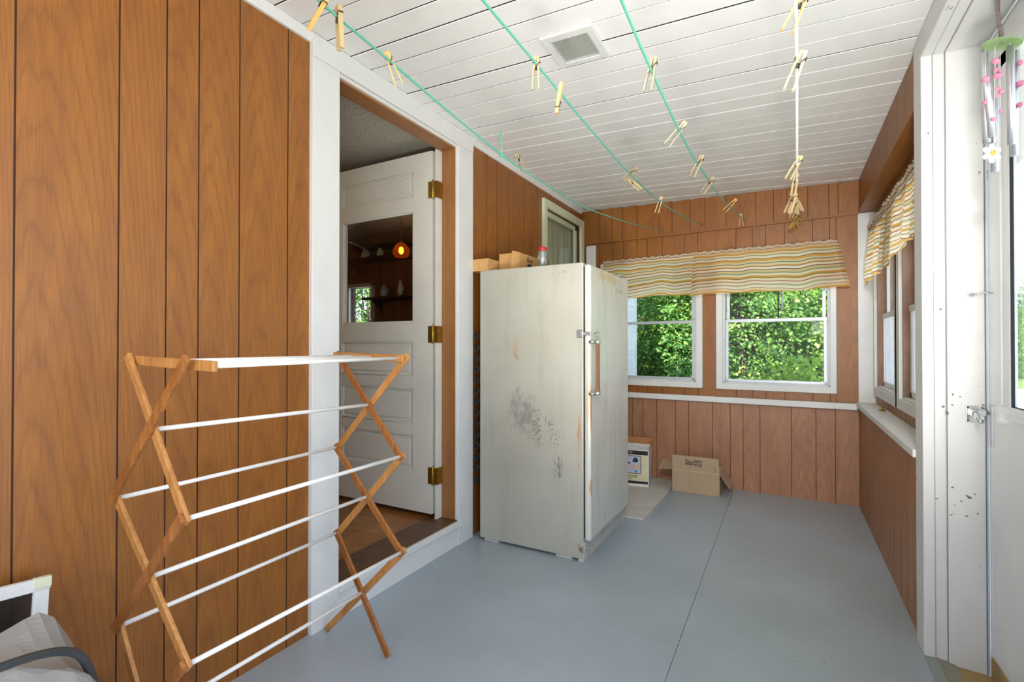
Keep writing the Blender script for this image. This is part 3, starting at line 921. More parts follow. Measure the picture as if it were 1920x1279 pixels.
# kitchen shelf with pots, pendant lamp
def shelf(z, x0, x1, label):
    mb = MB(); mb.box(x0, x1, 3.90, 4.098, z - .018, z + .01)
    t = tag(mb.build('wall_shelf', M['kitchen_dark'], bevel=.003), label, 'shelf', 'kitchen shelves behind the door glass')
    mb = MB(); mb.prism([(0, 0), (.15, 0), (0, -.12)], lambda u, v, d: (d, 4.098 - u, z - .018 + v), x0 + .1, x0 + .12)
    mb.build('bracket', M['kitchen_dark'], t)
shelf(2.262, -4.25, -3.45, 'upper dark shelf behind the kitchen door glass')
shelf(2.135, -4.35, -3.45, 'middle dark shelf behind the kitchen door glass')
shelf(1.70, -4.02, -3.45, 'lower dark shelf behind the kitchen door glass')
def pot(x, z, h, r, mat, label, name='jug'):
    mb = MB(); mb.lathe([(r * .7, 0), (r, h * .3), (r * .9, h * .6), (r * .5, h * .8), (r * .62, h)], (0, 0, 0), 16)
    t = empty(name, (x, 3.99, z), label, name, 'pots on the kitchen shelves')
    mb.build('body', mat, t)
    mb = MB(); mb.tube([(r * .8, 0, h * .75), (r * 1.5, 0, h * .7), (r * 1.5, 0, h * .4), (r * .95, 0, h * .3)], r * .12, 6); mb.build('handle', mat, t)
pot(-4.06, 2.145, .10, .045, M['kitchen_white'], 'white jug on the middle kitchen shelf behind the door glass')
pot(-3.84, 2.145, .10, .035, M['cream'], 'small cream jug beside the white one on the middle kitchen shelf')
pot(-3.60, 2.145, .09, .02, M['kitchen_white'], 'slim white jug at the end of the middle kitchen shelf')
pot(-3.78, 1.71, .13, .04, M['alu'], 'grey jug on the lower kitchen shelf behind the door glass')
pot(-3.55, 1.71, .16, .03, M['cream'], 'tall cream jug at the end of the lower kitchen shelf')
pl = empty('pendant_lamp', (-3.30, 3.72, 2.45), 'lit amber glass lamp seen through the kitchen door glass', 'lamp')
mb = MB(); mb.tube([(0, 0, 0), (0, 0, -.26)], .006, 8); mb.build('stem', M['brass'], pl)
mb = MB(); mb.lathe([(.03, 0), (.075, -.05), (.085, -.10), (.06, -.14)][::-1], (0, 0, -.25), 18); mb.build('lamp_shade', M['amber'], pl)
mb = MB(); mb.lathe([(.01, -.03), (.026, -.01), (.02, .03), (.008, .04)], (0, 0, -.33), 12); mb.build('bulb', M['bulb'], pl)

# ------------------------------------------------------------------ ceiling vent
ve = empty('ceiling_vent', (-.775, 1.953, zc(-.775)), 'square white framed screened vent in the board ceiling', 'vent')
slope = lambda x, y, z: (x, y, z - .0361 * x)
mb = MB()
fr = [(-.115, -.115, .115, .118), ]
for a, b, c, d in ((-.112, -.082, -.117, .117), (.082, .112, -.117, .117), (-.082, .082, -.117, -.078), (-.082, .082, .092, .117)):
    mb.box(a, b, c, d, -.013, -.001, 0, slope)
mb.build('frame', M['white'], ve, bevel=.002)
mb = MB(); mb.box(-.082, .082, -.078, .092, -.006, -.003, 0, slope); mb.build('screen', M['vent_mesh'], ve)
mb = MB()
for a, b, c, d in ((-.082, -.074, -.078, .092), (.074, .082, -.078, .092), (-.074, .074, .084, .092)):
    mb.box(a, b, c, d, -.010, -.006, 0, slope)
mb.build('inner_bead', M['alu'], ve)

# ------------------------------------------------------------------ drying rack
rk = empty('drying_rack', (-1.44, 1.05, 0), 'folding wooden clothes drying rack with white dowels by the house wall', 'drying rack')
YL, YR_ = .665, 1.44
NL = dict(TL=(-1.555, 1.162), TR=(-1.258, 1.160), n1L=(-1.617, .776), n1R=(-1.276, .777), n2L=(-1.593, .433), n2R=(-1.266, .428), fF=(-1.315, .004), fR=(-1.665, .004))
NR = dict(TL=(-1.612, 1.158), TR=(-1.258, 1.152), n1L=(-1.6185, .779), n1R=(-1.276, .778), n2L=(-1.6144, .430), n2R=(-1.2704, .4185), fF=(-1.330, .004), fR=(-1.692, .004))
def leg_bar(N, y, a, b, mat, off, e0=.012, e1=.012):
    p = Vector((N[a][0], y + off, N[a][1])); q = Vector((N[b][0], y + off, N[b][1]))
    d = (q - p).normalized()
    if b.startswith('f'): e1 = -.006
    mb = MB(); mb.beam(p - d * e0, q + d * e1, .026, .011, (0, 1, 0))
    rel(mb, 'leg', mat, rk, bevel=.0025)
A, B_ = M['rack_wood'], M['rack_wood_dark']
for N, y, s in ((NL, YL, -1), (NR, YR_, -1)):
    leg_bar(N, y, 'TR', 'n1L', B_ if s < 0 and N is NL else A, s * .006 if N is NL else .006)
    leg_bar(N, y, 'TL', 'n1R', A if N is NL else B_, .006 if N is NL else -.006)
    leg_bar(N, y, 'n1R', 'n2L', B_ if N is NL else A, -.006 if N is NL else .006)
    leg_bar(N, y, 'n1L', 'n2R', A if N is NL else B_, .006 if N is NL else -.006)
    leg_bar(N, y, 'n2R', 'fR', B_ if N is NL else A, -.006 if N is NL else .006)
    leg_bar(N, y, 'n2L', 'fF', A if N is NL else B_, .006 if N is NL else -.006)
for (p, q, y) in (((-1.548, 1.158), (-1.182, 1.148), YL + .022), ((-1.616, 1.157), (-1.249, 1.149), YR_ - .020)):
    mb = MB(); mb.beam((p[0], y, p[1]), (q[0], y, q[1]), .026, .012, (0, 1, 0))
    rel(mb, 'shelf_arm', A, rk, bevel=.0025)
def mid2(N, a, b, c, d):
    (x1, z1), (x2, z2), (x3, z3), (x4, z4) = N[a], N[b], N[c], N[d]
    den = (x1 - x2) * (z3 - z4) - (z1 - z2) * (x3 - x4)
    t = ((x1 - x3) * (z3 - z4) - (z1 - z3) * (x3 - x4)) / den
    return (x1 + t * (x2 - x1), z1 + t * (z2 - z1))
dow = [(NL['n1L'], NR['n1L']), (NL['n1R'], NR['n1R']), (NL['n2L'], NR['n2L']), (NL['n2R'], NR['n2R'])]
for k in (('TR', 'n1L', 'TL', 'n1R'), ('n1R', 'n2L', 'n1L', 'n2R'), ('n2R', 'fR', 'n2L', 'fF')):
    dow.append((mid2(NL, *k), mid2(NR, *k)))
for a, b in dow:
    mb = MB(); mb.tube([(a[0], YL + .004, a[1]), (b[0], YR_ - .004, b[1])], .0065, 12)
    rel(mb, 'dowel', M['rack_white'], rk)
for t in (.30, .56, .93):
    xa = -1.548 + .366 * t; xb = -1.616 + .367 * t
    mb = MB(); mb.tube([(xa, YL + .028, 1.158 - .010 * t), (xb, YR_ - .022, 1.157 - .008 * t)], .0062, 12)
    rel(mb, 'dowel', M['rack_white'], rk)
for N, y in ((NL, YL - .013), (NR, YR_ - .0125)):
    for k in ('TL', 'TR'):
        mb = MB(); mb.lathe([(.003, 0), (.0045, .0015), (.0045, .003)], (N[k][0], y, N[k][1] - .006), 10, axis='y')
        rel(mb, 'pivot_pin', M['rack_wood_dark'], rk)

# ------------------------------------------------------------------ freezer
fz = empty('upright_freezer', (-1.32, 2.985, 0), 'old rust stained white upright freezer standing against the house wall', 'freezer')
fx, fy = -1.32, 2.985       # local origin used by the stain patches
FXb, FXf, FY0, FY1, FH_ = -1.657 - fx, -.982 - fx, 2.585 - fy, 3.385 - fy, 1.657
mb = MB(); mb.box(FXb, FXf, FY0, FY1, .014, FH_)
mb.build('cabinet', M['fz_side'], fz, bevel=.006)
mb = MB(); mb.box(FXf + .006, FXf + .042, FY0 + .004, FY1 - .05, .118, FH_ - .012)
dd_ = mb.build('freezer_door', M['fz_door'], fz, bevel=.012)
mb = MB(); mb.box(FXf, FXf + .006, FY0 + .012, FY1 - .055, .13, FH_ - .025); mb.build('door_gasket', M['gasket'], fz)
mb = MB()
mb.box(FXf - .03, FXf + .002, FY0 + .004, FY1 - .01, .0, .112)
for i in range(5):
    z = .018 + .019 * i
    mb.box(FXf + .002, FXf + .008, FY0 + .006, FY1 - .012, z, z + .011)
mb.build('kick_plate', M['fz_kick'], fz, bevel=.001)
for x, y in ((FXb + .08, FY0 + .04), (FXb + .08, FY1 - .08), (FXf - .12, FY0 + .04)):
    mb = MB(); mb.box(x - .05, x + .05, y - .03, y + .03, .0, .015)
    mb.build('foot', M['fz_kick'], fz)
# handle on the door face
mb = MB(); hx = FXf + .042
hy = 2.628 - fy
mb.box(hx + .020, hx + .036, hy - .012, hy + .012, .925, 1.222)
hd = mb.build('door_handle', M['fz_handle'], fz, bevel=.003)
for z in (.932, 1.215):
    mb = MB()
    mb.tube([(hx - .002, hy - .055, z), (hx + .022, hy - .05, z), (hx + .030, hy - .012, z)], [.010, .008, .008], 10)
    mb.box(hx + .016, hx + .039, hy - .015, hy + .016, z - .010, z + .010)
    mb.build('handle_bracket', M['chrome'], hd)
# clasp with pin ring
mb = MB()
mb.box(FXf - .035, FXf + .002, FY0 - .006, FY0, 1.238, 1.283)
mb.box(FXf - .022, FXf + .001, FY0 - .014, FY0 - .006, 1.242, 1.276)
mb.box(FXf - .001, FXf + .046, FY0 - .004, FY0 + .002, 1.252, 1.270)
cl = mb.build('clasp', M['steel'], fz, bevel=.002)
mb = MB()
pz, py_ = 1.262, FY0 - .004
mb.tube([(FXf + .045, py_ + .02, pz), (FXf + .062, py_ + .045, pz)], .0035, 6)
c0 = Vector((FXf + .068, py_ + .056, pz - .004))
mb.tube([c0 + Vector((.006 * math.cos(a), .010 * math.cos(a), .011 * math.sin(a))) for a in np.linspace(0, 2 * math.pi, 15)[:-1]], .0018, 6, closed=True)
mb.build('pull_ring', M['steel'], cl)
mb = MB()
by0, by1 = 3.02 - fy, 3.19 - fy
mb.box(hx - .001, hx + .002, by0, by1, 1.532, 1.552); mb.box(hx + .001, hx + .003, by0 + .006, by1 - .006, 1.537, 1.547, 1)
mb.build('badge_plate', [M['chrome'], M['fz_kick']], fz)
mb = MB(); mb.tube([(FXf + .02, FY1 - .11, FH_ + .003), (FXf + .02, FY1 - .07, FH_ + .005)], .008, 8); mb.build('top_hinge', M['steel'], fz)
mb = MB()
pts = []
xq = FXb - .030
for i in range(14):
    z = 1.25 - i * .068
    lo, hi = (FY0 + .012, FY1 - .05)
    ya, yb = (lo, hi) if i % 2 == 0 else (hi, lo)
    pts += [(xq, ya, z), (xq, yb, z)]
mb.tube(pts, .004, 6)
for i in range(14):
    z = 1.25 - i * .068
    mb.tube([(xq + .018 * math.cos(a), FY0 + .010 + .001 * a, z + .020 * math.sin(a)) for a in np.linspace(0, 2 * math.pi, 11)[:-1]], .0045, 6, closed=True)
mb.build('condenser_coil', M['black'], fz)

# things on top of the freezer
FT = FH_ + .001
def open_carton(name, x0, x1, y0, y1, z0, h, wall, mats, label, cat, flaps=(), group=None):
    t = empty(name, ((x0 + x1) / 2, (y0 + y1) / 2, z0), label, cat, group)
    mb = MB()
    for a, b, c, d in ((x0, x1, y0, y0 + wall), (x0, x1, y1 - wall, y1), (x0, x0 + wall, y0 + wall, y1 - wall), (x1 - wall, x1, y0 + wall, y1 - wall)):
        mb.box(a, b, c, d, z0, z0 + h)
    mb.box(x0 + wall, x1 - wall, y0 + wall, y1 - wall, z0, z0 + wall)
    rel(mb, 'carton_body', mats[0], t)
    for poly in flaps:
        mb = MB()
        n = (Vector(poly[1]) - Vector(poly[0])).cross(Vector(poly[2]) - Vector(poly[0])).normalized() * wall
        A_ = [Vector(p) for p in poly]; B2 = [p + n for p in A_]
        mb.face(A_); mb.face(B2[::-1])
        for i in range(len(poly)):
            j = (i + 1) % len(poly); mb.face([A_[i], A_[j], B2[j], B2[i]])
        rel(mb, 'carton_flap', mats[0], t)
    return t
open_carton('cardboard_box', -1.722, -1.602, 2.592, 2.97, FT, .074, .004, [M['card_warm']], 'plain kraft carton on the freezer, against the panelled wall', 'box')
b2 = open_carton('cardboard_box', -1.597, -1.452, 2.72, 3.24, FT, .118, .004, [M['card_warm']], 'kraft carton with dark oval mark on the freezer behind the jar', 'box',
                 [[(-1.450, 2.715, FT + .118), (-1.450, 2.72, FT), (-1.47, 2.64, FT + .0), (-1.465, 2.655, FT + .118)]])
mx = Matrix.Translation((-1.451, 2.86, FT + .086)) @ Matrix(((0, 0, 1, 0), (1, 0, 0, 0), (0, 1, 0, 0), (0, 0, 0, 1)))
t_ = text_mesh('printed_text', 'Ram', .045, M['black_ink'], None, mx, shear=.3); t_.parent = b2; t_.matrix_parent_inverse = Matrix.Translation(-b2.location)
mb = MB(); mb.prism([(2.865 + .045 * math.cos(a), FT + .032 + .032 * math.sin(a)) for a in np.linspace(0, 2 * math.pi, 25)[:-1]], lambda u, v, d: (d, u, v), -1.4535, -1.4512)
rel(mb, 'printed_oval', M['black_ink'], b2)
jr = empty('glass_jar', (-1.30, 2.735, FT), 'empty clear glass jar with red lid on top of the freezer', 'jar')
mb = MB(); mb.lathe([(.028, 0), (.034, .006), (.034, .085), (.026, .108), (.026, .122), (.024, .122), (.024, .107), (.031, .083), (.031, .008), (.001, .005)], (0, 0, 0), 24)
mb.build('jar_body', M['glass_jar'], jr)
mb = MB(); mb.lathe([(.028, .116), (.029, .118), (.029, .133), (.026, .137), (.001, .137)], (0, 0, 0), 24); mb.build('jar_lid', M['red'], jr)
mb = MB(); mb.lathe([(.0345, .02), (.0348, .02), (.0348, .068), (.0345, .068)], (0, 0, 0), 24); 
tn = empty('small_carton', (-1.335, 3.12, FT), 'small tan carton with red print on the freezer beside the jar', 'box')
mb = MB(); mb.box(-.04, .04, -.085, .085, 0, .062); mb.build('carton_body', M['card_warm'], tn, bevel=.002)
mb = MB(); mb.box(.0402, .0412, -.045, .04, .022, .042); mb.build('printed_stripe', M['red'], tn)
mb = MB(); mb.lathe([(.03, 0), (.033, .004), (.033, .088), (.03, .092), (.001, .092)], (-1.38, 2.925, FT), 20)
tag(mb.build('tin_can', M['black'], merge=True), 'dark round tin on the freezer just behind the jar', 'tin')

# ------------------------------------------------------------------ carpet remnant and the two cartons on the floor
mb = MB()
pr = [(-1.42, 3.402), (-.985, 3.402), (-.860, 3.408), (-.850, 3.6), (-.846, 3.9), (-.842, 4.2), (-.846, 4.5), (-1.42, 4.52)]
edge = []
for i in range(len(pr)):
    a, b = Vector(pr[i]), Vector(pr[(i + 1) % len(pr)])
    n = max(2, int((b - a).length / .02))
    for k in range(n):
        p = a.lerp(b, k / n); edge.append((p.x + random.uniform(-.004, .004), p.y + random.uniform(-.003, .003)))
mb.prism(edge, lambda u, v, d: (u, v, d), .0005, .011)
tag(mb.build('carpet_remnant', M['rug']), 'cut piece of beige carpet on the floor beside the freezer', 'carpet')

# printed carton (upside down), half hidden behind the freezer
pb = empty('printed_carton', (-1.2275, 4.2665, .0115), 'cream printed carton with black bands, open on top, behind the freezer', 'box', rotz=R(9))
px0, px1, py0, py1, ph = -1.36 + 1.21, -1.006 + 1.21, 4.172 - 4.30, 4.46 - 4.30, .305
mb = MB()
w = .005
mb.box(px0, px1, py0, py0 + w, 0, ph); mb.box(px0, px1, py1 - w, py1, 0, ph); mb.box(px0, px0 + w, py0 + w, py1 - w, 0, ph); mb.box(px1 - w, px1, py0 + w, py1 - w, 0, ph)
mb.box(px0 + w, px1 - w, py0 + w, py1 - w, 0, w)
body = mb.build('carton_body', M['white_card'], pb)
mb = MB(); mb.box(px0, px1 - .006, py0 - .0012, py0, .048, .262); mb.build('printed_panel', M['cream_print'], pb)
for za, zb_ in ((.264, .298), (.022, .044)):
    mb = MB(); mb.box(px0, px1 - .006, py0 - .0014, py0, za, zb_); mb.build('black_band', M['black_ink'], pb)
mb = MB(); mb.box(px0 + .04, px1 - .062, py0 - .0022, py0 - .0012, .105, .255); mb.build('picture_border', M['black_ink'], pb)
mb = MB()
mb.box(px0 + .045, px1 - .067, py0 - .0028, py0 - .0022, .110, .250, 0)
cx_ = px1 - .13
fnp = lambda u, v, d: (u, py0 - d, v)
mb.prism([(cx_ - .005, .205), (cx_ + .01, .24), (cx_ + .035, .238), (cx_ + .048, .215), (cx_ + .03, .197)], fnp, .0028, .0034, 1)
mb.prism([(cx_ - .015, .150), (cx_ + .05, .146), (cx_ + .056, .180), (cx_ - .012, .186)], fnp, .0028, .0034, 2)
mb.prism([(cx_ + .026 + .013 * math.cos(a), .126 + .011 * math.sin(a)) for a in np.linspace(0, 2 * math.pi, 15)[:-1]], fnp, .0028, .0034, 3)
mb.prism([(cx_ - .03 + .012 * math.cos(a), .192 + .008 * math.sin(a)) for a in np.linspace(0, 2 * math.pi, 15)[:-1]], fnp, .0028, .0034, 1)
mb.build('picture', [M['lavender'], M['navy'], M['peach'], M['teal']], pb)
def ptxt(s, x, z, size, mat):
    m4 = Matrix.Translation((x, py0 - .0022, z)) @ Matrix.Rotation(R(90), 4, 'X') @ Matrix.Rotation(R(180), 4, 'Z')
    text_mesh('printed_text', s, size, mat, pb, m4, extrude=.0004, shear=.3)
ptxt('$500,000', px1 - .145, .083, .030, M['black_ink'])
ptxt('Hel', px1 - .155, .060, .022, M['black_ink'])
ptxt('Let', px1 - .145, .281, .022, M['white_card'])
mb = MB()
mb.prism([(px0, ph), (px1, ph), (px1 + .01, ph + .055), (px0, ph + .058)], lambda u, v, d: (u, py1 - .004 + d + (v - ph) * .12, v), 0, .004, 0)
mb.prism([(py0, ph), (py1, ph), (py1, ph + .05), (py0 + .02, ph + .02)], lambda u, v, d: (px1 - .004 + d + (v - ph) * .3, u, v), 0, .004, 0)
mb.build('carton_flap', M['orange_card'], pb)

# open carton by the end wall
ob = open_carton('cardboard_box', -.823, -.462, 4.205, 4.47, .0015, .178, .004, [M['card']], 'open brown carton marked HANDLE WITH CARE against the end wall', 'box',
                 [[(-.823, 4.207, .180), (-.462, 4.207, .180), (-.468, 4.195, .302), (-.819, 4.195, .302)],
                  [(-.460, 4.215, .178), (-.460, 4.465, .178), (-.385, 4.455, .062), (-.388, 4.255, .058)],
                  [(-.825, 4.215, .178), (-.825, 4.46, .178), (-.945, 4.45, .205), (-.940, 4.225, .160)],
                  [(-.823, 4.47, .180), (-.462, 4.47, .180), (-.462, 4.496, .120), (-.823, 4.496, .120)]])
def otxt(s, x, z, size, shear=0, bold=0, rot=0.0, sx=1.0):
    m4 = Matrix.Translation((x, 4.1985 - (z - .18) * .098 + .0035, z)) @ Matrix.Rotation(R(90) + .098, 4, 'X') @ Matrix.Rotation(rot, 4, 'Z') @ Matrix.Diagonal((sx, 1, 1, 1))
    t = text_mesh('printed_text', s, size, M['black_ink'], None, m4, extrude=.0006, shear=shear, bold=bold)
    t.parent = ob; t.matrix_parent_inverse = Matrix.Translation(-ob.location)
otxt('Glass', -.690, .250, .062, .1, .0009, -.03, .46)
otxt('HANDLE', -.622, .263, .032, 0, .0006, -.02, .50)
otxt('WITH CARE', -.622, .234, .030, 0, .0006, -.02, .37)
mb = MB(); mb.beam((-.822, 4.2035, .179), (-.463, 4.2035, .179), .005, .003, (0, 1, 0)); rel(mb, 'fold_crease', M['white_card2'], ob)
mb = MB(); mb.tube([(-.500, 4.196, .225), (-.492, 4.195, .228), (-.487, 4.197, .215), (-.494, 4.198, .204), (-.501, 4.199, .199)], .0011, 5)
rel(mb, 'pencil_mark', M['black_ink'], ob)

# paper scrap on the floor
mb = MB(); mb.prism([(-.71, 1.500), (-.700, 1.496), (-.692, 1.520), (-.703, 1.525)], lambda u, v, d: (u, v, d), .0008, .0014)
tag(mb.build('paper_scrap', M['paper']), 'tiny white paper scrap lying on the grey floor', 'paper')

# ------------------------------------------------------------------ valances
def valance(name, fn, width, drop, label, seed, nf=26, hdr=.035):
    rr = random.Random(seed)
    ph = [rr.uniform(0, 6.28) for _ in range(6)]
    def fold(u, v):
        x = u * width
        k = min(1, .25 + v)
        a = .010 * math.sin(x * 21 + ph[0] + 1.2 * math.sin(x * 5 + ph[1])) + .007 * math.sin(x * 47 + ph[2]) * (1 - .5 * v) + .006 * math.sin(x * 9 + ph[3])
        tight = math.exp(-((v - .10) / .05) ** 2)
        ruff = .004 * math.sin(x * 190 + ph[4]) * max(0, 1 - v / .16) + .003 * math.sin(x * 330 + ph[5]) * max(0, 1 - v / .13)
        return a * k * (1 - .7 * tight) + ruff - .012 * tight
    def sag(u, v):
        x = u * width
        return .006 * math.sin(x * 7 + ph[1]) * v + .004 * math.sin(x * 16 + ph[2]) * v + .003 * math.sin(x * 90 + ph[0]) * max(0, 1 - v / .1)
    mb = MB()
    mb.grid(lambda u, v: fn(u, v, fold(u, v), sag(u, v)), int(width * 190), 34, 0, lambda u, v: (u * width, v * drop + sag(u, v) * 1.2 + .004 * math.sin(u * width * 30 + ph[3])))
    o = mb.build(name, M['stripes'], merge=False)
    return tag(o, label, 'valance', 'striped valances')
def fv(x0, x1, y0, xb0, xb1, lift0=0, lift1=0):
    def fn(u, v, fo, sg):
        x = (x0 + (x1 - x0) * u) * (1 - v) + (xb0 + (xb1 - xb0) * u) * v
        z = 1.988 - (1.988 - 1.628 + lift0 * (1 - u) + lift1 * u) * v + sg
        e = max(0, 1 - (1 - u) / .03) if xb1 > -.3 else 0
        return tuple(fpt(x, -(y0 + .018 * v + fo) + .03 * e, z))
    return fn
v1 = valance('valance', fv(-1.985, -1.15, .048, -2.00, -1.165), .85, .36, 'striped valance over the window behind the freezer', 11)
v2 = valance('valance', fv(-1.165, -.125, .062, -1.185, -.052, .012, 0), 1.06, .36, 'striped valance with yellow stripes over the end wall window', 23)
for nm, par, x0, x1 in (('curtain_rod', v1, -1.99, -1.16), ('curtain_rod', v2, -1.16, -.12)):
    mb = MB(); mb.tube([fpt(x0, -.002, 1.955), fpt(x0 + .005, -.038, 1.955), fpt(x1 - .005, -.038, 1.955), fpt(x1, -.002, 1.955)], .005, 6)
    mb.build(nm, M['white'], par)
def sv(u, v, fo, sg):
    y = 4.42 - 1.72 * u
    up = .035 * max(0, 1 - abs(u - .80) / .28)
    z = 2.055 - (.42 - .03 * u) * v + sg + up * v * v
    x = XG - .052 - .020 * v - fo * 1.35
    return (x, y, z)
v3 = valance('valance', sv, 1.72, .42, 'striped valance gathered over the side windows by the door frame', 5)
mb = MB(); mb.tube([(XG - .02, 4.43, 2.02), (XG - .042, 4.42, 2.02), (XG - .042, 2.70, 2.02), (XG - .02, 2.69, 2.02)], .005, 6); mb.build('curtain_rod', M['white'], v3)

# brass sash lock left lying on the side ledge
sl = empty('brass_latch', (.540, 3.96, .7725), 'loose brass sash lock lying on the white side ledge', 'latch')
mb = MB(); mb.box(-.016, .016, -.03, .03, 0, .004); mb.lathe([(.012, .004), (.012, .010), (.006, .012)], (0, .008, 0), 12); mb.build('latch_base', M['brass'], sl, bevel=.001)
mb = MB(); mb.tube([(0, .008, .011), (.004, .03, .014), (.012, .05, .018)], [.005, .004, .003], 8); mb.build('latch_arm', M['brass'], sl)

# ------------------------------------------------------------------ clotheslines
def smooth(pts, n=8):
    P = [Vector(p) for p in pts]; out = []
    for i in range(len(P) - 1):
        p0, p1, p2, p3 = P[max(0, i - 1)], P[i], P[i + 1], P[min(len(P) - 1, i + 2)]
        for k in range(n):
            t = k / n
            out.append(.5 * ((2 * p1) + (-p0 + p2) * t + (2 * p0 - 5 * p1 + 4 * p2 - p3) * t * t + (-p0 + 3 * p1 - 3 * p2 + p3) * t ** 3))
    out.append(P[-1]); return out
def far_hook(p, root):
    p = Vector(p); q = p + Vector((0, .03, 0))
    mb = MB(); mb.tube([p + Vector((0, .02, -.002)), p, p + Vector((0, -.006, .008)), p + Vector((0, .004, .012))], .0022, 6)
    rel(mb, 'wall_hook', M['steel'], root)
def clothesline(pts, r, mat, label, grp=True, tilted=None):
    p = smooth(pts)
    root = empty('clothesline', pts[-1], label, 'clothesline', 'clotheslines under the ceiling' if grp else None)
    mb = MB(); mb.tube(p, r, 8); rel(mb, 'line', mat, root)
    far_hook(pts[-1], root)
    return root
G1 = [[-.952, .62, 2.035], [-.952, .8075, 2.0014], [-.952, 1.0032, 1.9837], [-.952, 1.294, 1.9545], [-.952, 1.6362, 1.9283], [-.952, 1.86, 1.9255], [-.952, 2.199, 1.932], [-.952, 2.6063, 1.9525], [-.952, 3.278, 2.0311], [-.952, 3.9, 2.120], [-.952, 4.500, 2.222]]
G2 = [[-.622, .70, 2.022], [-.622, .9816, 2.0115], [-.622, 1.2487, 2.0035], [-.622, 1.6764, 1.9880], [-.622, 2.2279, 1.9808], [-.622, 2.8895, 2.0134], [-.622, 3.5587, 2.0894], [-.622, 4.489, 2.2198]]
G3 = [[-.292, .72, 1.925], [-.292, .9891, 1.9043], [-.292, 1.2122, 1.8867], [-.292, 1.6743, 1.8738], [-.292, 2.1233, 1.9002], [-.292, 2.9699, 1.9877], [-.292, 4.474, 2.2158]]
G4 = [[.016, .90, 1.965], [.0178, 1.0894, 1.9100], [.0205, 1.1774, 1.8700], [.0225, 1.2709, 1.8400], [.0267, 1.4952, 1.8248], [.0333, 1.8989, 1.8154], [.0372, 2.2437, 1.8391], [.045, 2.8758, 1.9387], [.0556, 3.5664, 2.0559], [.0748, 4.455, 2.2150]]
cl1 = clothesline(G1, .0032, M['green_line'], 'green clothesline nearest the house wall, with a knot')
cl2 = clothesline(G2, .0032, M['green_line'], 'green clothesline passing beside the ceiling vent')
cl3 = clothesline(G3, .0032, M['green_line'], 'green clothesline between the vent and the white cord')
cl4 = clothesline(G4, .0034, M['white_line'], 'white clothesline cord with a bunch of pins at its end')
mb = MB()
k0 = Vector((-.952, 1.636, 1.928))
mb.tube([k0 + Vector((.006 * math.cos(a), .006 * math.sin(a) * .6, .005 * math.sin(a))) for a in np.linspace(0, 2 * math.pi, 11)[:-1]], .0036, 6, closed=True)
mb.tube([k0, k0 + Vector((.0, .004, .03)), k0 + Vector((-.004, .0, .06)), k0 + Vector((-.002, 0, .088))], .0026, 6)
mb.tube([k0, k0 + Vector((.003, .0, -.016)), k0 + Vector((.001, .0, -.03))], .0026, 6)
rel(mb, 'knot', M['green_line'], cl1)

# ------------------------------------------------------------------ clothespins: two prongs and a wire spring
def pin_mesh(L, spread):
    parts = []
    for s in (1, -1):
        mb = MB()
        a = spread * .5
        # profile along the prong: jaw tip at 0, pivot at .36 L, tail at L
        prof = [(0, .0012, .0062), (.03, .0006, .0075), (.34, .0030, .0085), (.5, .0048, .0085), (1.0, .0030, .0068)]
        piv = .36 * L
        rings = []
        for t, i0, o0 in prof:
            d = t * L - piv
            ang = a * .5 * s
            base = .0 if d < 0 else d * math.tan(a * .5) * 1.0
            closeg = max(0, -d) * math.tan(a * .12)
            inn, out = i0 + base - closeg * .0, o0 + base
            rings.append((t * L, s * inn * (.35 if t < .34 else 1), s * out))
        w = .0045
        for k in range(len(rings) - 1):
            (x0, a0, b0), (x1, a1, b1) = rings[k], rings[k + 1]
            A_ = [(a0, -w, x0), (b0, -w, x0), (b0, w, x0), (a0, w, x0)]; B2 = [(a1, -w, x1), (b1, -w, x1), (b1, w, x1), (a1, w, x1)]
            for i in range(4):
                j = (i + 1) % 4; mb.face([A_[i], A_[j], B2[j], B2[i]])
            if k == 0: mb.face(A_[::-1])
            if k == len(rings) - 2: mb.face(B2)
        parts.append(mb)
    mb = MB()
    z = .36 * L
    mb.tube([(0.0032 * math.cos(a), -.0058 + .0116 * a / (6 * math.pi), z + .0032 * math.sin(a)) for a in np.linspace(0, 6 * math.pi, 28)], .0014, 5)
    for s in (1, -1):
        mb.tube([(0, s * .0058, z), (s * .006, s * .0062, z - .010), (s * .0100, s * .005, z - .016), (s * .0100, -s * .005, z - .016)], .0014, 5)
    return parts, mb
pin_protos = {}
def make_pin(spread, matname):
    root = bpy.data.objects.new('clothespin', None); COL.objects.link(root); root.empty_display_size = .02
    pr_, sp_ = pin_mesh(.086, spread)
    for p in pr_: p.build('prong', M[matname], root, bevel=0)
    sp_.build('spring', M['spring'], root)
    return root
def place_pin(A_, u, roll, L, spread, matname, label, grp):
    key = (round(spread, 2), matname)
    if key not in pin_protos:
        o = pin_protos[key] = make_pin(*key)
    else:
        o = copy_tree(pin_protos[key])
    zax = Vector(u).normalized()
    view = Vector(A_) - Vector((0, 0, 1.2))
    yax = view - zax * view.dot(zax)
    yax = yax.normalized() if yax.length > 1e-5 else zax.orthogonal()
    xax = yax.cross(zax)
    m = Matrix((xax, yax, zax)).transposed().to_4x4() @ Matrix.Rotation(R(roll), 4, 'Z') @ Matrix.Scale(L / .086, 4)
    m.translation = Vector(A_) + (-zax * .012)
    o.matrix_world = m
    tag(o, label, 'clothespin', grp)
gA = 'clothespins on the clotheslines'; gB = 'clothespins bunched at the end of the white cord'
bunch = 'pale wooden clothespin splayed in the bunch at the white cord end'
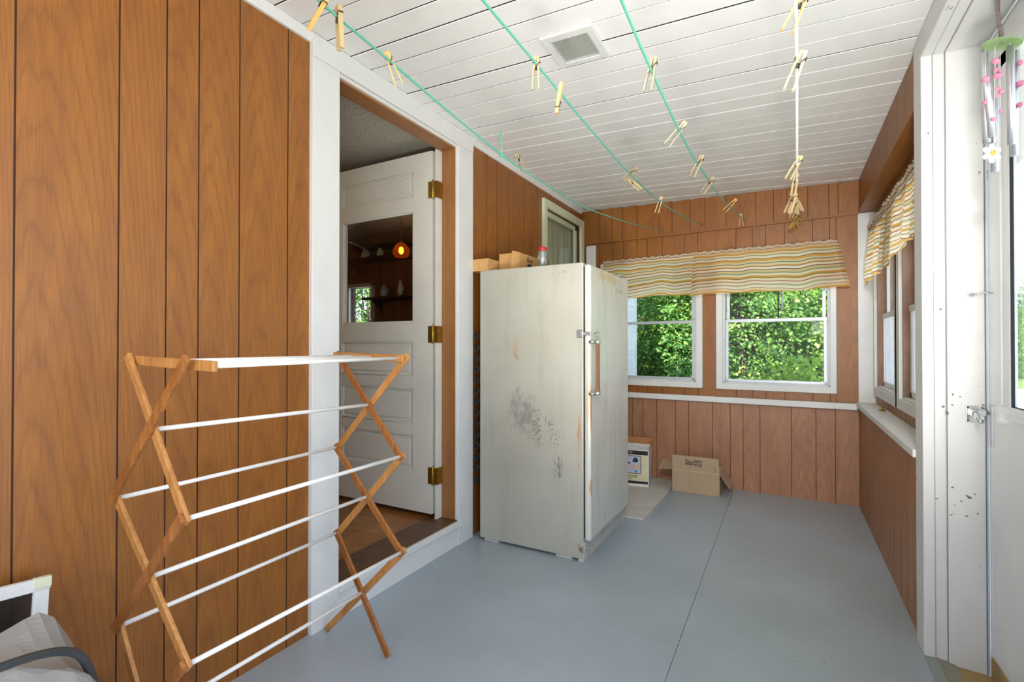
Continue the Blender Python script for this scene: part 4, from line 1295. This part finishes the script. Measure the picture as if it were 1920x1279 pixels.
PINS = [
 ((-.9391, .7995, 2.0099), (-.814, .061, -.5777), 85, .094, .12, 'pin_wood_new', 'yellow wooden clothespin on the green line, over the ceiling moulding', gA),
 ((-.953, .8483, 2.0145), (.039, .0302, -.9988), 65, .105, .12, 'pin_wood', 'clothespin hanging straight down in front of the doorway casing top', gA),
 ((-.9572, 1.0242, 1.9959), (-.0334, .6431, -.765), 0, .086, .40, 'pin_wood_new', 'open legged clothespin on the house side line before the knot', gA),
 ((-.9591, 1.7785, 1.9732), (.0169, .7556, -.6548), 10, .086, .30, 'pin_wood_old', 'grey clothespin on the house side line just past the knot', gA),
 ((-.6216, 1.2684, 2.0106), (-.1255, .1902, -.9737), 15, .086, .34, 'pin_wood', 'dark sprung clothespin on the middle green line beside the vent', gA),
 ((-.6254, 1.424, 1.937), (.1401, .069, .9877), 75, .0965, .10, 'pin_wood', 'clothespin standing upward on the middle green line past the vent', gA),
 ((-.6063, 2.279, 2.011), (-.6764, -.3688, -.6375), 40, .0929, .16, 'pin_wood_old', 'pale clothespin tilted down on the far half of the middle line', gA),
 ((-.6367, 2.2894, 1.9695), (.4833, .7442, -.461), 30, .086, .20, 'pin_wood', 'clothespin pointing toward the end wall on the middle green line', gA),
 ((-.616, 2.848, 2.0232), (-.2549, -.1328, -.9578), 0, .0943, .30, 'pin_wood', 'clothespin with spread legs on the middle line by the end wall', gA),
 ((-.2884, 1.2523, 1.9085), (-.1648, -.0827, -.9828), 15, .087, .34, 'pin_wood_old', 'first clothespin on the green line between vent and white cord', gA),
 ((-.2813, 1.6226, 1.8932), (-.706, .1053, -.7003), 0, .086, .34, 'pin_wood_old', 'second clothespin on the line between vent and white cord', gA),
 ((-.2829, 2.0163, 1.9173), (-.3869, -.2063, -.8987), 20, .0936, .24, 'pin_wood_old', 'third clothespin on the line between vent and white cord', gA),
 ((-.2802, 2.3251, 1.9248), (-.5243, -.2832, -.8031), 30, .0904, .24, 'pin_wood_old', 'fourth clothespin on the line between vent and white cord', gA),
 ((-.2752, 3.3599, 2.0967), (-.6213, -.3377, -.7071), 0, .105, .30, 'pin_wood_new', 'yellow clothespin on the third line against the brown end wall', gA),
 ((-.2928, 4.059, 2.1659), (.0344, .0276, -.999), 0, .0917, .62, 'pin_wood', 'wide open clothespin at the wall hook of the third line', gA),
 ((.0337, 1.1572, 1.9034), (-.3733, -.1988, -.9062), 0, .0892, .46, 'pin_wood_new', 'large looking clothespin at the camera end of the white cord', gA),
 ((.0323, 1.2681, 1.8392), (-.3227, -.1705, -.931), 0, .094, .26, 'pin_wood', 'second clothespin along the white cord', gA),
 ((.0423, 1.9609, 1.8359), (-.4429, -.2376, -.8645), 20, .091, .26, 'pin_wood', 'tilted clothespin on the white cord just above the bunch', gA),
 ((.0369, 2.2189, 1.8549), (-.1534, .4768, -.8655), 30, .086, .20, 'pin_wood', 'clothespin with a ring spring directly above the bunch on the white cord', gA),
 ((.0328, 2.6409, 1.8895), (-.3671, -.1953, -.9094), 40, .0953, .24, 'pin_wood', bunch, gB),
 ((.0376, 2.5295, 1.8595), (-.2528, -.1316, -.9585), 70, .0914, .16, 'pin_wood', bunch, gB),
 ((.0517, 2.9936, 1.9626), (.3509, .6432, -.6806), 60, .086, .2, 'pin_wood', bunch, gB),
 ((.0473, 2.8772, 1.9225), (.063, .7266, -.6841), 50, .086, .2, 'pin_wood', bunch, gB),
 ((.0511, 3.4497, 2.0444), (-.2792, .427, -.8601), 20, .086, .3, 'pin_wood', bunch, gB),
 ((.0731, 4.2609, 2.1578), (.3653, .8709, .3287), 60, .086, .3, 'pin_wood_new', bunch, gB),
 ((.0735, 4.284, 2.155), (.4106, .8935, -.1819), 60, .086, .3, 'pin_wood_new', bunch, gB),
 ((.0739, 4.3071, 2.1561), (.0223, .8304, -.5567), 60, .086, .3, 'pin_wood_new', bunch, gB),
 ((.0672, 4.3262, 2.1572), (-.3003, .4456, -.8434), 20, .086, .3, 'pin_wood_new', bunch, gB),
 ((.064, 4.3472, 2.1623), (-.4373, -.2345, -.8682), 60, .0984, .3, 'pin_wood_new', bunch, gB)]
for p in PINS: place_pin(*p[:4], *p[4:])

# ------------------------------------------------------------------ wind chime
ch = empty('wind_chime', (.574, 2.024, 2.111), 'wind chime with green disc, pink beads and silver tubes by the storm door', 'wind chime')
rx, ry = .875, .484
def cp(a, z, b=0.0):          # a: across, b: in depth, z: world height
    return (.574 + a * rx - b * ry, 2.024 + a * ry + b * rx, z)
mb = MB()
n0 = Vector((.22, -.10, 1)).normalized()
tilt = n0.to_track_quat('Z', 'Y').to_matrix()
ring = []
P = []
for zz, rr_ in ((-.002, .047), (.002, .047)):
    for k in range(32):
        a = 2 * math.pi * k / 32
        v = tilt @ Vector((rr_ * math.cos(a), rr_ * math.sin(a), zz)); P.append((.574 + v.x, 2.024 + v.y, 2.111 + v.z + .0))
mb.idx(P, [tuple(range(32))[::-1], tuple(range(32, 64))] + [(k, (k + 1) % 32, 32 + (k + 1) % 32, 32 + k) for k in range(32)], 0, False)
rel(mb, 'disc', M['green_disc'], ch)
mb = MB()
mb.tube([(.566, 2.019, 2.316), (.566, 2.019, 2.21), (.568, 2.02, 2.17), (.573, 2.023, 2.15), (.574, 2.024, 2.112)], [.004, .004, .005, .007, .006], 8)
mb.tube([(.560, 2.016, 2.316), (.561, 2.016, 2.22), (.567, 2.02, 2.165)], .0035, 6)
rel(mb, 'hanging_cord', M['rope'], ch)
tubes = [((-.056, 2.080, 0), (-.029, 1.829, 0)), ((-.026, 2.075, .03), (-.018, 1.822, .03)), ((.006, 2.092, -.02), (.008, 1.797, -.02)), ((.012, 2.080, .035), (.011, 1.735, .035)), ((.040, 2.088, 0), (.036, 1.772, 0))]
for (a0, z0_, b0), (a1, z1_, b1) in tubes:
    mb = MB(); mb.tube([cp(a0, z0_, b0), cp(a1, z1_, b1)], .0098, 16)
    mb.tube([cp(a0, z0_, b0), cp(a0 * .9, z0_ + .022, b0)], .0008, 4)
    rel(mb, 'chime_tube', M['tube_alu'], ch)
beads = [(-.067, 1.994, .011, .008), (-.069, 1.924, .007, .006), (-.037, 2.048, .009, .009), (-.030, 2.046, .007, .007), (-.036, 2.022, .006, .008), (-.024, 2.017, .005, .006), (-.030, 2.003, .013, .009),
         (-.032, 1.965, .006, .008), (-.020, 1.957, .007, .008), (-.030, 1.944, .007, .006), (-.022, 1.897, .005, .007), (.037, 2.043, .008, .009), (.036, 1.980, .013, .009), (.035, 1.917, .008, .008), (-.043, 1.874, .008, .006)]
for a, z, rw_, rh in beads:
    mb = MB(); mb.lathe([(.0012, -rh), (rw_ * .72, -rh * .65), (rw_, 0), (rw_ * .72, rh * .65), (.0012, rh)], cp(a, z, -.018), 12)
    rel(mb, 'bead', M['pink'], ch)
mb = MB()
for a, z0_, z1_, b in ((-.067, 2.08, 1.92, -.018), (-.036, 2.09, 1.94, -.018), (-.022, 2.09, 1.89, -.018), (.036, 2.09, 1.91, -.018), (-.043, 1.90, 1.80, -.018), (-.040, 2.09, 1.87, -.018)):
    mb.tube([cp(a, z0_, b), cp(a, z1_, b)], .0006, 4)
rel(mb, 'bead_thread', M['white_line'], ch)
mb = MB()
for k in range(6):
    th_ = k * math.pi / 3 + .5
    cxp, czp = .017 * math.cos(th_), .017 * math.sin(th_)
    poly = []
    for j in range(14):
        a = 2 * math.pi * j / 14
        u, w_ = .013 * math.cos(a), .0085 * math.sin(a)
        poly.append((cxp + u * math.cos(th_) - w_ * math.sin(th_), czp + u * math.sin(th_) + w_ * math.cos(th_)))
    mb.prism(poly, lambda u, v, d: cp(-.048 + u, 1.772 + v, d), -.018, -.0145)
rel(mb, 'flower_petals', M['petal'], ch)
mb = MB(); mb.prism([(.0075 * math.cos(a), .0075 * math.sin(a)) for a in np.linspace(0, 2 * math.pi, 17)[:-1]], lambda u, v, d: cp(-.047 + u, 1.773 + v, d), -.022, -.017)
rel(mb, 'flower_core', M['petal_core'], ch)

# ------------------------------------------------------------------ bottom corner: screen, covered bundle, cable
sc = empty('window_screen', (-1.64, .20, 0), 'white framed insect screen leaning on the panelled wall', 'window screen')
def lean(u, z, d):            # u along the wall, z up the frame, d thickness
    c, s = math.cos(R(-5)), math.sin(R(-5))
    uu, zz = u * c - z * s, u * s + z * c
    return (-1.60 - zz * .125 + d, .48 + uu - .045, zz + .005)
sz = .606
mb = MB()
mb.box(-.60, .06, sz - .030, sz, 0, .014, 0, lambda x, y, z: lean(x, y, z)); mb.box(-.60, .06, 0.06, .09, 0, .014, 0, lambda x, y, z: lean(x, y, z))
mb.box(.030, .058, .09, sz - .03, 0, .014, 0, lambda x, y, z: lean(x, y, z)); mb.box(-.60, -.572, .09, sz - .03, 0, .014, 0, lambda x, y, z: lean(x, y, z))
rel(mb, 'frame', M['white'], sc, bevel=.002)
mb = MB(); mb.box(.026, .061, sz - .024, sz + .002, .001, .0165, 0, lambda x, y, z: lean(x, y, z)); rel(mb, 'corner_piece', M['cream'], sc, bevel=.002)
mb = MB(); mb.box(-.575, .032, .085, sz - .028, .005, .007, 0, lambda x, y, z: lean(x, y, z)); rel(mb, 'screen_mesh', M['screen_mesh'], sc)
mb = MB(); mb.box(.026, .031, .085, sz - .03, .006, .012, 0, lambda x, y, z: lean(x, y, z)); rel(mb, 'spline', M['alu'], sc)

bd = empty('covered_bundle', (-1.35, .15, 0), 'bundle under a wrinkled grey vinyl cover on the floor', 'bundle')
top = {}
def tarp(u, v):
    # u across (x), v along (y); a sagging sheet that falls to the floor at the front edge
    x = -1.56 + .36 * u
    y = -.41 + 1.065 * v
    edge = max(0, (v - .83) / .17)
    h = .550 + .050 * math.sin(3.1 * u + 1.0) * (1 - .5 * v) + .022 * math.sin(9 * v + 4 * u) - .03 * abs(math.sin(6 * u - 5 * v)) - .02 * abs(math.sin(11 * v + 2 * u))
    h *= (1 - edge ** 1.6)
    side = max(0, (u - .72) / .28)
    h *= (1 - .75 * side ** 1.6)
    back = max(0, (.18 - u) / .18); h *= (1 - .3 * back)
    return (x + .05 * side, y, max(.004, h))
mb = MB(); mb.grid(tarp, 30, 40, 0, None, False)
rel(mb, 'cover', M['tarp'], bd, merge=False)
mb = MB()
cpts = smooth([(-1.16, .03, .61), (-1.21, .17, .628), (-1.25, .30, .615), (-1.29, .41, .588), (-1.325, .48, .540), (-1.345, .515, .46), (-1.355, .54, .34), (-1.35, .565, .18), (-1.33, .60, .012)])
mb.tube(cpts, .0085, 10)
tag(mb.build('power_cable', M['cable']), 'thick black rubber cable looping over the grey cover', 'cable')
mb = MB()
mb.grid(lambda u, v: (-1.36 + .16 * u, .0 + .33 * v, .585 + .018 * math.sin(5 * u + 7 * v) + .012 * math.sin(13 * v)- .03 * u), 10, 14, 0, None, False)
tag(mb.build('plastic_sheet', M['plastic'], merge=False), 'crumpled clear plastic sheet lying on the grey cover under the cable', 'plastic sheet')

# ------------------------------------------------------------------ outdoors
mb = MB()
mb.box(-60, 60, -20, 90, -.75, -.6)
struct(mb.build('ground', M['yard']), 'yard ground outside the porch, made pale to bounce light inside', 'ground')
mb = MB(); mb.box(-60, 60, 14.5, 18.4, -.62, -.592); mb.box(-60, 60, 27.6, 90, -.62, -.592)
struct(mb.build('lawn', M['grass']), 'green lawn verges on both sides of the gravel road', 'lawn')
mb = MB(); mb.box(-60, 60, 18.5, 27.5, -.61, -.585)
struct(mb.build('road', M['road']), 'pale gravel road beyond the storm door glass', 'road')
mb = MB()
mb.grid(lambda u, v: (-160 + 420 * u, 85 + 120 * v, -.8 + 17.5 * math.sin(min(1, v * 1.05) * math.pi / 2) * (.85 + .15 * math.sin(u * 9)) ), 40, 12)
struct(mb.build('hill', M['hill']), 'green hillside far behind the road', 'hill')
mb = MB()
z = -.6
while z < 2.9:
    mb.prism([(0, z), (0, z + .115), (-.004, z + .115), (.014, z + .004), (.014, z)], lambda u, v, d: (-1.762 + u, d, v), 4.66, 6.48)
    z += .115
mb.box(-1.80, -1.755, 4.66, 6.48, -.6, 2.9)
mb.box(-1.82, -1.735, 6.48, 6.56, -.6, 2.9)
mb.box(-4.7, -1.80, 6.50, 6.56, -.6, 2.9)
struct(mb.build('wall_exterior', M['siding']), 'white lapped siding of the house corner outside the window', 'wall')
mb = MB(); mb.box(-1.9, .8, -.8, 4.66, -.6, -.06)
struct(mb.build('floor_base', M['siding']), 'porch skirting below the floor', 'floor')

def foliage(name, n, radius, center, mat, leaf=.085, seed=1, flat=.5, parent=None, nclus=160):
    n = int(n * 2.5); leaf *= .6; nclus = int(nclus * 1.35)
    g = np.random.default_rng(seed)
    # leaf clusters: layered sprays on the shell and inside of an ellipsoid
    d = g.normal(size=(nclus, 3)); d /= np.linalg.norm(d, axis=1)[:, None]
    rad = g.uniform(.45, 1.0, nclus) ** .6
    cc = d * rad[:, None] * np.array(radius)
    ci = g.integers(0, nclus, n)
    out = d[ci] * np.array([1, 1, .35]); out /= np.linalg.norm(out, axis=1)[:, None]
    side = np.cross(out, [0, 0, 1]); side /= np.linalg.norm(side, axis=1)[:, None] + 1e-9
    up = np.cross(side, out)
    L = .34 * np.mean(radius) ** .5
    a = g.uniform(-1, 1, n); b = g.normal(0, .42, n); c = g.normal(0, .12, n)
    pos = cc[ci] + out * (a * L)[:, None] + side * (b * L * (1.1 - .6 * np.abs(a)))[:, None] + up * (c * L)[:, None]
    pos[:, 2] -= .25 * L * a * a
    # leaf orientation
    nd = g.normal(0, .42, (n, 3)) + np.array([0, 0, 1.0]) * (1 - flat) + out * flat * .9
    nd /= np.linalg.norm(nd, axis=1)[:, None]
    t = out + side * g.normal(0, .8, n)[:, None] - np.array([0, 0, .35])
    t -= nd * (t * nd).sum(1)[:, None]; t /= np.linalg.norm(t, axis=1)[:, None]
    w = np.cross(nd, t)
    sz = leaf * g.uniform(.6, 1.25, n)
    V = np.empty((n, 8, 3))
    shape = [(-.5, 0, 0), (-.12, .36, .06), (.02, .24, .03), (.24, .34, .05), (.60, 0, -.06), (.24, -.34, .05), (.02, -.24, .03), (-.12, -.36, .06)]
    for k, (p, q, r_) in enumerate(shape):
        V[:, k] = pos + (t * p + w * q + nd * r_) * sz[:, None]
    V += np.array(center)
    me = bpy.data.meshes.new(name)
    me.vertices.add(n * 8); me.vertices.foreach_set('co', V.reshape(-1))
    # two quads + 2 tris would cost more: split each leaf along its midrib into two quads
    fidx = np.array([[0, 4, 3, 2], [0, 2, 1, 1]])
    quads = np.array([[0, 1, 2, 4], [2, 3, 4, 4]])
    L1 = np.array([0, 4, 3, 2, 1]); L2 = np.array([0, 7, 6, 5, 4])
    base = (np.arange(n) * 8)[:, None]
    loops = np.concatenate([base + L1, base + L2], axis=1).reshape(-1)
    me.loops.add(len(loops)); me.loops.foreach_set('vertex_index', loops)
    me.polygons.add(n * 2)
    me.polygons.foreach_set('loop_start', np.arange(n * 2) * 5)
    me.polygons.foreach_set('loop_total', np.full(n * 2, 5))
    ul = me.uv_layers.new(name='UVMap')
    tint = np.clip(g.beta(2, 2.6, n) + (g.uniform(-.25, .25, nclus))[ci], 0, 1)
    uv = np.zeros((n, 10, 2)); uv[:, :, 0] = tint[:, None]
    ul.data.foreach_set('uv', uv.reshape(-1))
    me.update(calc_edges=True); me.validate()
    me.materials.append(mat)
    o = bpy.data.objects.new(name, me); COL.objects.link(o)
    if parent is not None: o.parent = parent
    return o, cc + np.array(center)

def tree(loc, h, radius, n, mat, seed, label, leaf=.085, nclus=160, base=None):
    root = empty('tree', loc, label, 'tree', 'trees outside the end windows')
    cz = h - radius[2]
    f_, cs = foliage('foliage', n, radius, (0, 0, cz), mat, leaf, seed, parent=root, nclus=nclus)
    g = random.Random(seed)
    mb = MB()
    tw = [(0, 0, 0), (.05, .02, cz * .4), (-.04, .05, cz * .8), (.02, 0, cz * 1.15)]
    mb.tube(smooth(tw, 4), [.075 * (1 - .8 * i / 12) for i in range(13)], 8)
    mb.build('trunk', M['bark'], root)
    mb = MB()
    for k in range(16):
        c = cs[g.randrange(len(cs))]
        s = Vector((0, 0, cz * g.uniform(.3, 1.1)))
        e = Vector(c)
        m = s.lerp(e, .5) + Vector((g.uniform(-.1, .1), g.uniform(-.1, .1), .12))
        mb.tube([s, m, e], [.022, .013, .005], 5)
    mb.build('branches', M['bark'], root)
    return root
G = -.6
tr1 = tree((-2.35, 8.2, G), 4.6, (1.35, 1.25, 2.3), 13000, M['leaf_b'], 1, 'dark leafed tree outside the window behind the freezer', nclus=210)
tr2 = tree((-.55, 8.0, G), 4.9, (1.35, 1.2, 2.45), 14000, M['leaf'], 2, 'bright maple like tree outside between the two end windows', nclus=220)
tr3 = tree((.60, 8.5, G), 5.0, (1.35, 1.2, 2.5), 12000, M['leaf'], 3, 'leafy tree outside the end window by the corner post', nclus=200)
tr4 = tree((-1.36, 7.5, G), 2.3, (.75, .65, 1.1), 4500, M['leaf_b'], 4, 'low dark bush outside beside the white siding', nclus=90)
tr5 = tree((.22, 6.7, G), 1.72, (.50, .45, .55), 900, M['leaf_c'], 5, 'lime green sapling outside the end window sill', leaf=.10, nclus=40)
def tcopy(src, loc, rz, sc_, label, grp='trees outside the end windows'):
    c = copy_tree(src); c.location = loc; c.rotation_euler = (0, 0, rz); c.scale = (sc_,) * 3
    tag(c, label, 'tree', grp); return c
tcopy(tr2, (-3.4, 11.2, G), 1.4, 1.35, 'tall tree in the second row behind the dark leafed tree')
tcopy(tr1, (-1.45, 11.6, G), 2.2, 1.6, 'tall tree in the second row behind the low dark bush')
tcopy(tr3, (.55, 12.0, G), .9, 1.75, 'tall tree in the second row behind the lime sapling')
tcopy(tr1, (-8.7, 8.7, G), .6, 1.3, 'tree outside the tiny kitchen window', None)
k = 0
for (x, y, s, lb) in ((8.5, 33, 1.1, 'tree across the road, beside the storm door glass edge'), (11.6, 36, 1.25, 'tree across the road in the middle of the storm door glass'),
                      (14.8, 40, 1.3, 'rounded tree across the road at the outer glass edge'), (10.0, 42, 1.5, 'taller tree behind the others across the road')):
    tcopy((tr2, tr3, tr1, tr2)[k], (x, y, G - .5), k * 1.3, s, lb, 'trees across the road'); k += 1

# two thin rods hanging outside the end window
rd = empty('hanging_rods', tuple(fpt(-.545, .30, 1.9)), 'two thin dark rods hanging outside the end window', 'rods')
for dx, dz in ((0, 0), (.03, .07)):
    mb = MB(); mb.tube([(dx, 0, .45), (dx, 0, .0 - .47 + dz)], .006, 8); mb.build('rod', M['alu'] if dx else M['black'], rd)

# ------------------------------------------------------------------ sky, sun, kitchen lamp and added fill lamps
wd = bpy.data.worlds.new('sky'); S.world = wd; wd.use_nodes = True
nt = wd.node_tree; nt.nodes.clear()
wo = nt.nodes.new('ShaderNodeOutputWorld'); bg = nt.nodes.new('ShaderNodeBackground')
tc = nt.nodes.new('ShaderNodeTexCoord'); sx = nt.nodes.new('ShaderNodeSeparateXYZ'); cr = nt.nodes.new('ShaderNodeValToRGB')
nt.links.new(tc.outputs['Generated'], sx.inputs[0]); nt.links.new(sx.outputs[2], cr.inputs[0])
el = cr.color_ramp.elements
el[0].position = 0; el[0].color = lin('#e4ecf8'); el[1].position = 1; el[1].color = lin('#7fa6e2')
e = el.new(.12); e.color = lin('#dfe8f8'); e = el.new(.32); e.color = lin('#a9c3f0')
nt.links.new(cr.outputs[0], bg.inputs[0]); bg.inputs[1].default_value = 3.0
nt.links.new(bg.outputs[0], wo.inputs[0])

def light(name, typ, loc, energy, color=(1, 1, 1), rot=None, size=None, **kw):
    l = bpy.data.lights.new(name, typ); l.energy = energy; l.color = color
    if size: l.shape = 'RECTANGLE'; l.size, l.size_y = size
    for k_, v_ in kw.items(): setattr(l, k_, v_)
    o = bpy.data.objects.new(name, l); COL.objects.link(o); o.location = loc
    if rot: o.rotation_euler = rot
    return o
sun = light('sun', 'SUN', (-4, -4, 9), 15.0, (1, .96, .88))
sun.rotation_euler = Vector((.12, .9, -.95)).to_track_quat('-Z', 'Y').to_euler(); sun.data.angle = R(1.0)
light('porch_end_fill', 'AREA', (-.62, -.75, 1.45), 3, (1, .985, .95), (R(90), 0, 0), (2.0, 1.9))  # added fill lamp behind the camera, not a source in the porch
light('open_side_fill', 'AREA', (1.1, .45, 1.55), 9, (1, .985, .95), (R(90), 0, R(90)), (1.6, 1.6))  # added fill lamp out of view, brightens the room from the open side
bf = light('upward_fill', 'AREA', (.1, -.35, 1.5), 9, (1, .985, .95), (R(180 - 38), 0, 0), (.4, .4))  # added fill lamp behind the camera, tipped up at the ceiling
fl = light('far_end_fill', 'SPOT', (.12, -.35, 2.29), 235, (1, .985, .95), None, None, spot_size=R(51), spot_blend=1.0, shadow_soft_size=.12)  # added fill spot behind the camera to brighten the far end
fl.rotation_euler = (Vector((-.42, 4.5, .85)) - fl.location).to_track_quat('-Z', 'Y').to_euler()
f2 = light('ceiling_fill', 'SPOT', (.10, -.30, .34), 330, (1, .985, .95), None, None, spot_size=R(66), spot_blend=1.0, shadow_soft_size=.15)  # added low fill spot that brightens the far ceiling
f2.rotation_euler = (Vector((-.60, 3.9, 2.85)) - f2.location).to_track_quat('-Z', 'Y').to_euler()
light('kitchen_ceiling_lamp', 'POINT', (-3.2, 1.0, 2.16), 11, (1, .70, .40), shadow_soft_size=.05)

# ------------------------------------------------------------------ camera
cam = bpy.data.cameras.new('camera'); co = bpy.data.objects.new('camera', cam); COL.objects.link(co)
cam.sensor_width = 36; cam.lens = 929.0 / 1920 * 36; cam.clip_start = .02; cam.clip_end = 600
co.location = (0, 0, 1.2); co.rotation_euler = (R(90 + .4317), 0, R(28.955))
S.camera = co

S.view_settings.view_transform = 'Standard'; S.view_settings.look = 'None'
S.view_settings.gamma = 1; S.view_settings.use_curve_mapping = False
S.view_settings.exposure = -0.1
S.cycles.use_denoising = True
S.cycles.transparent_max_bounces = 24
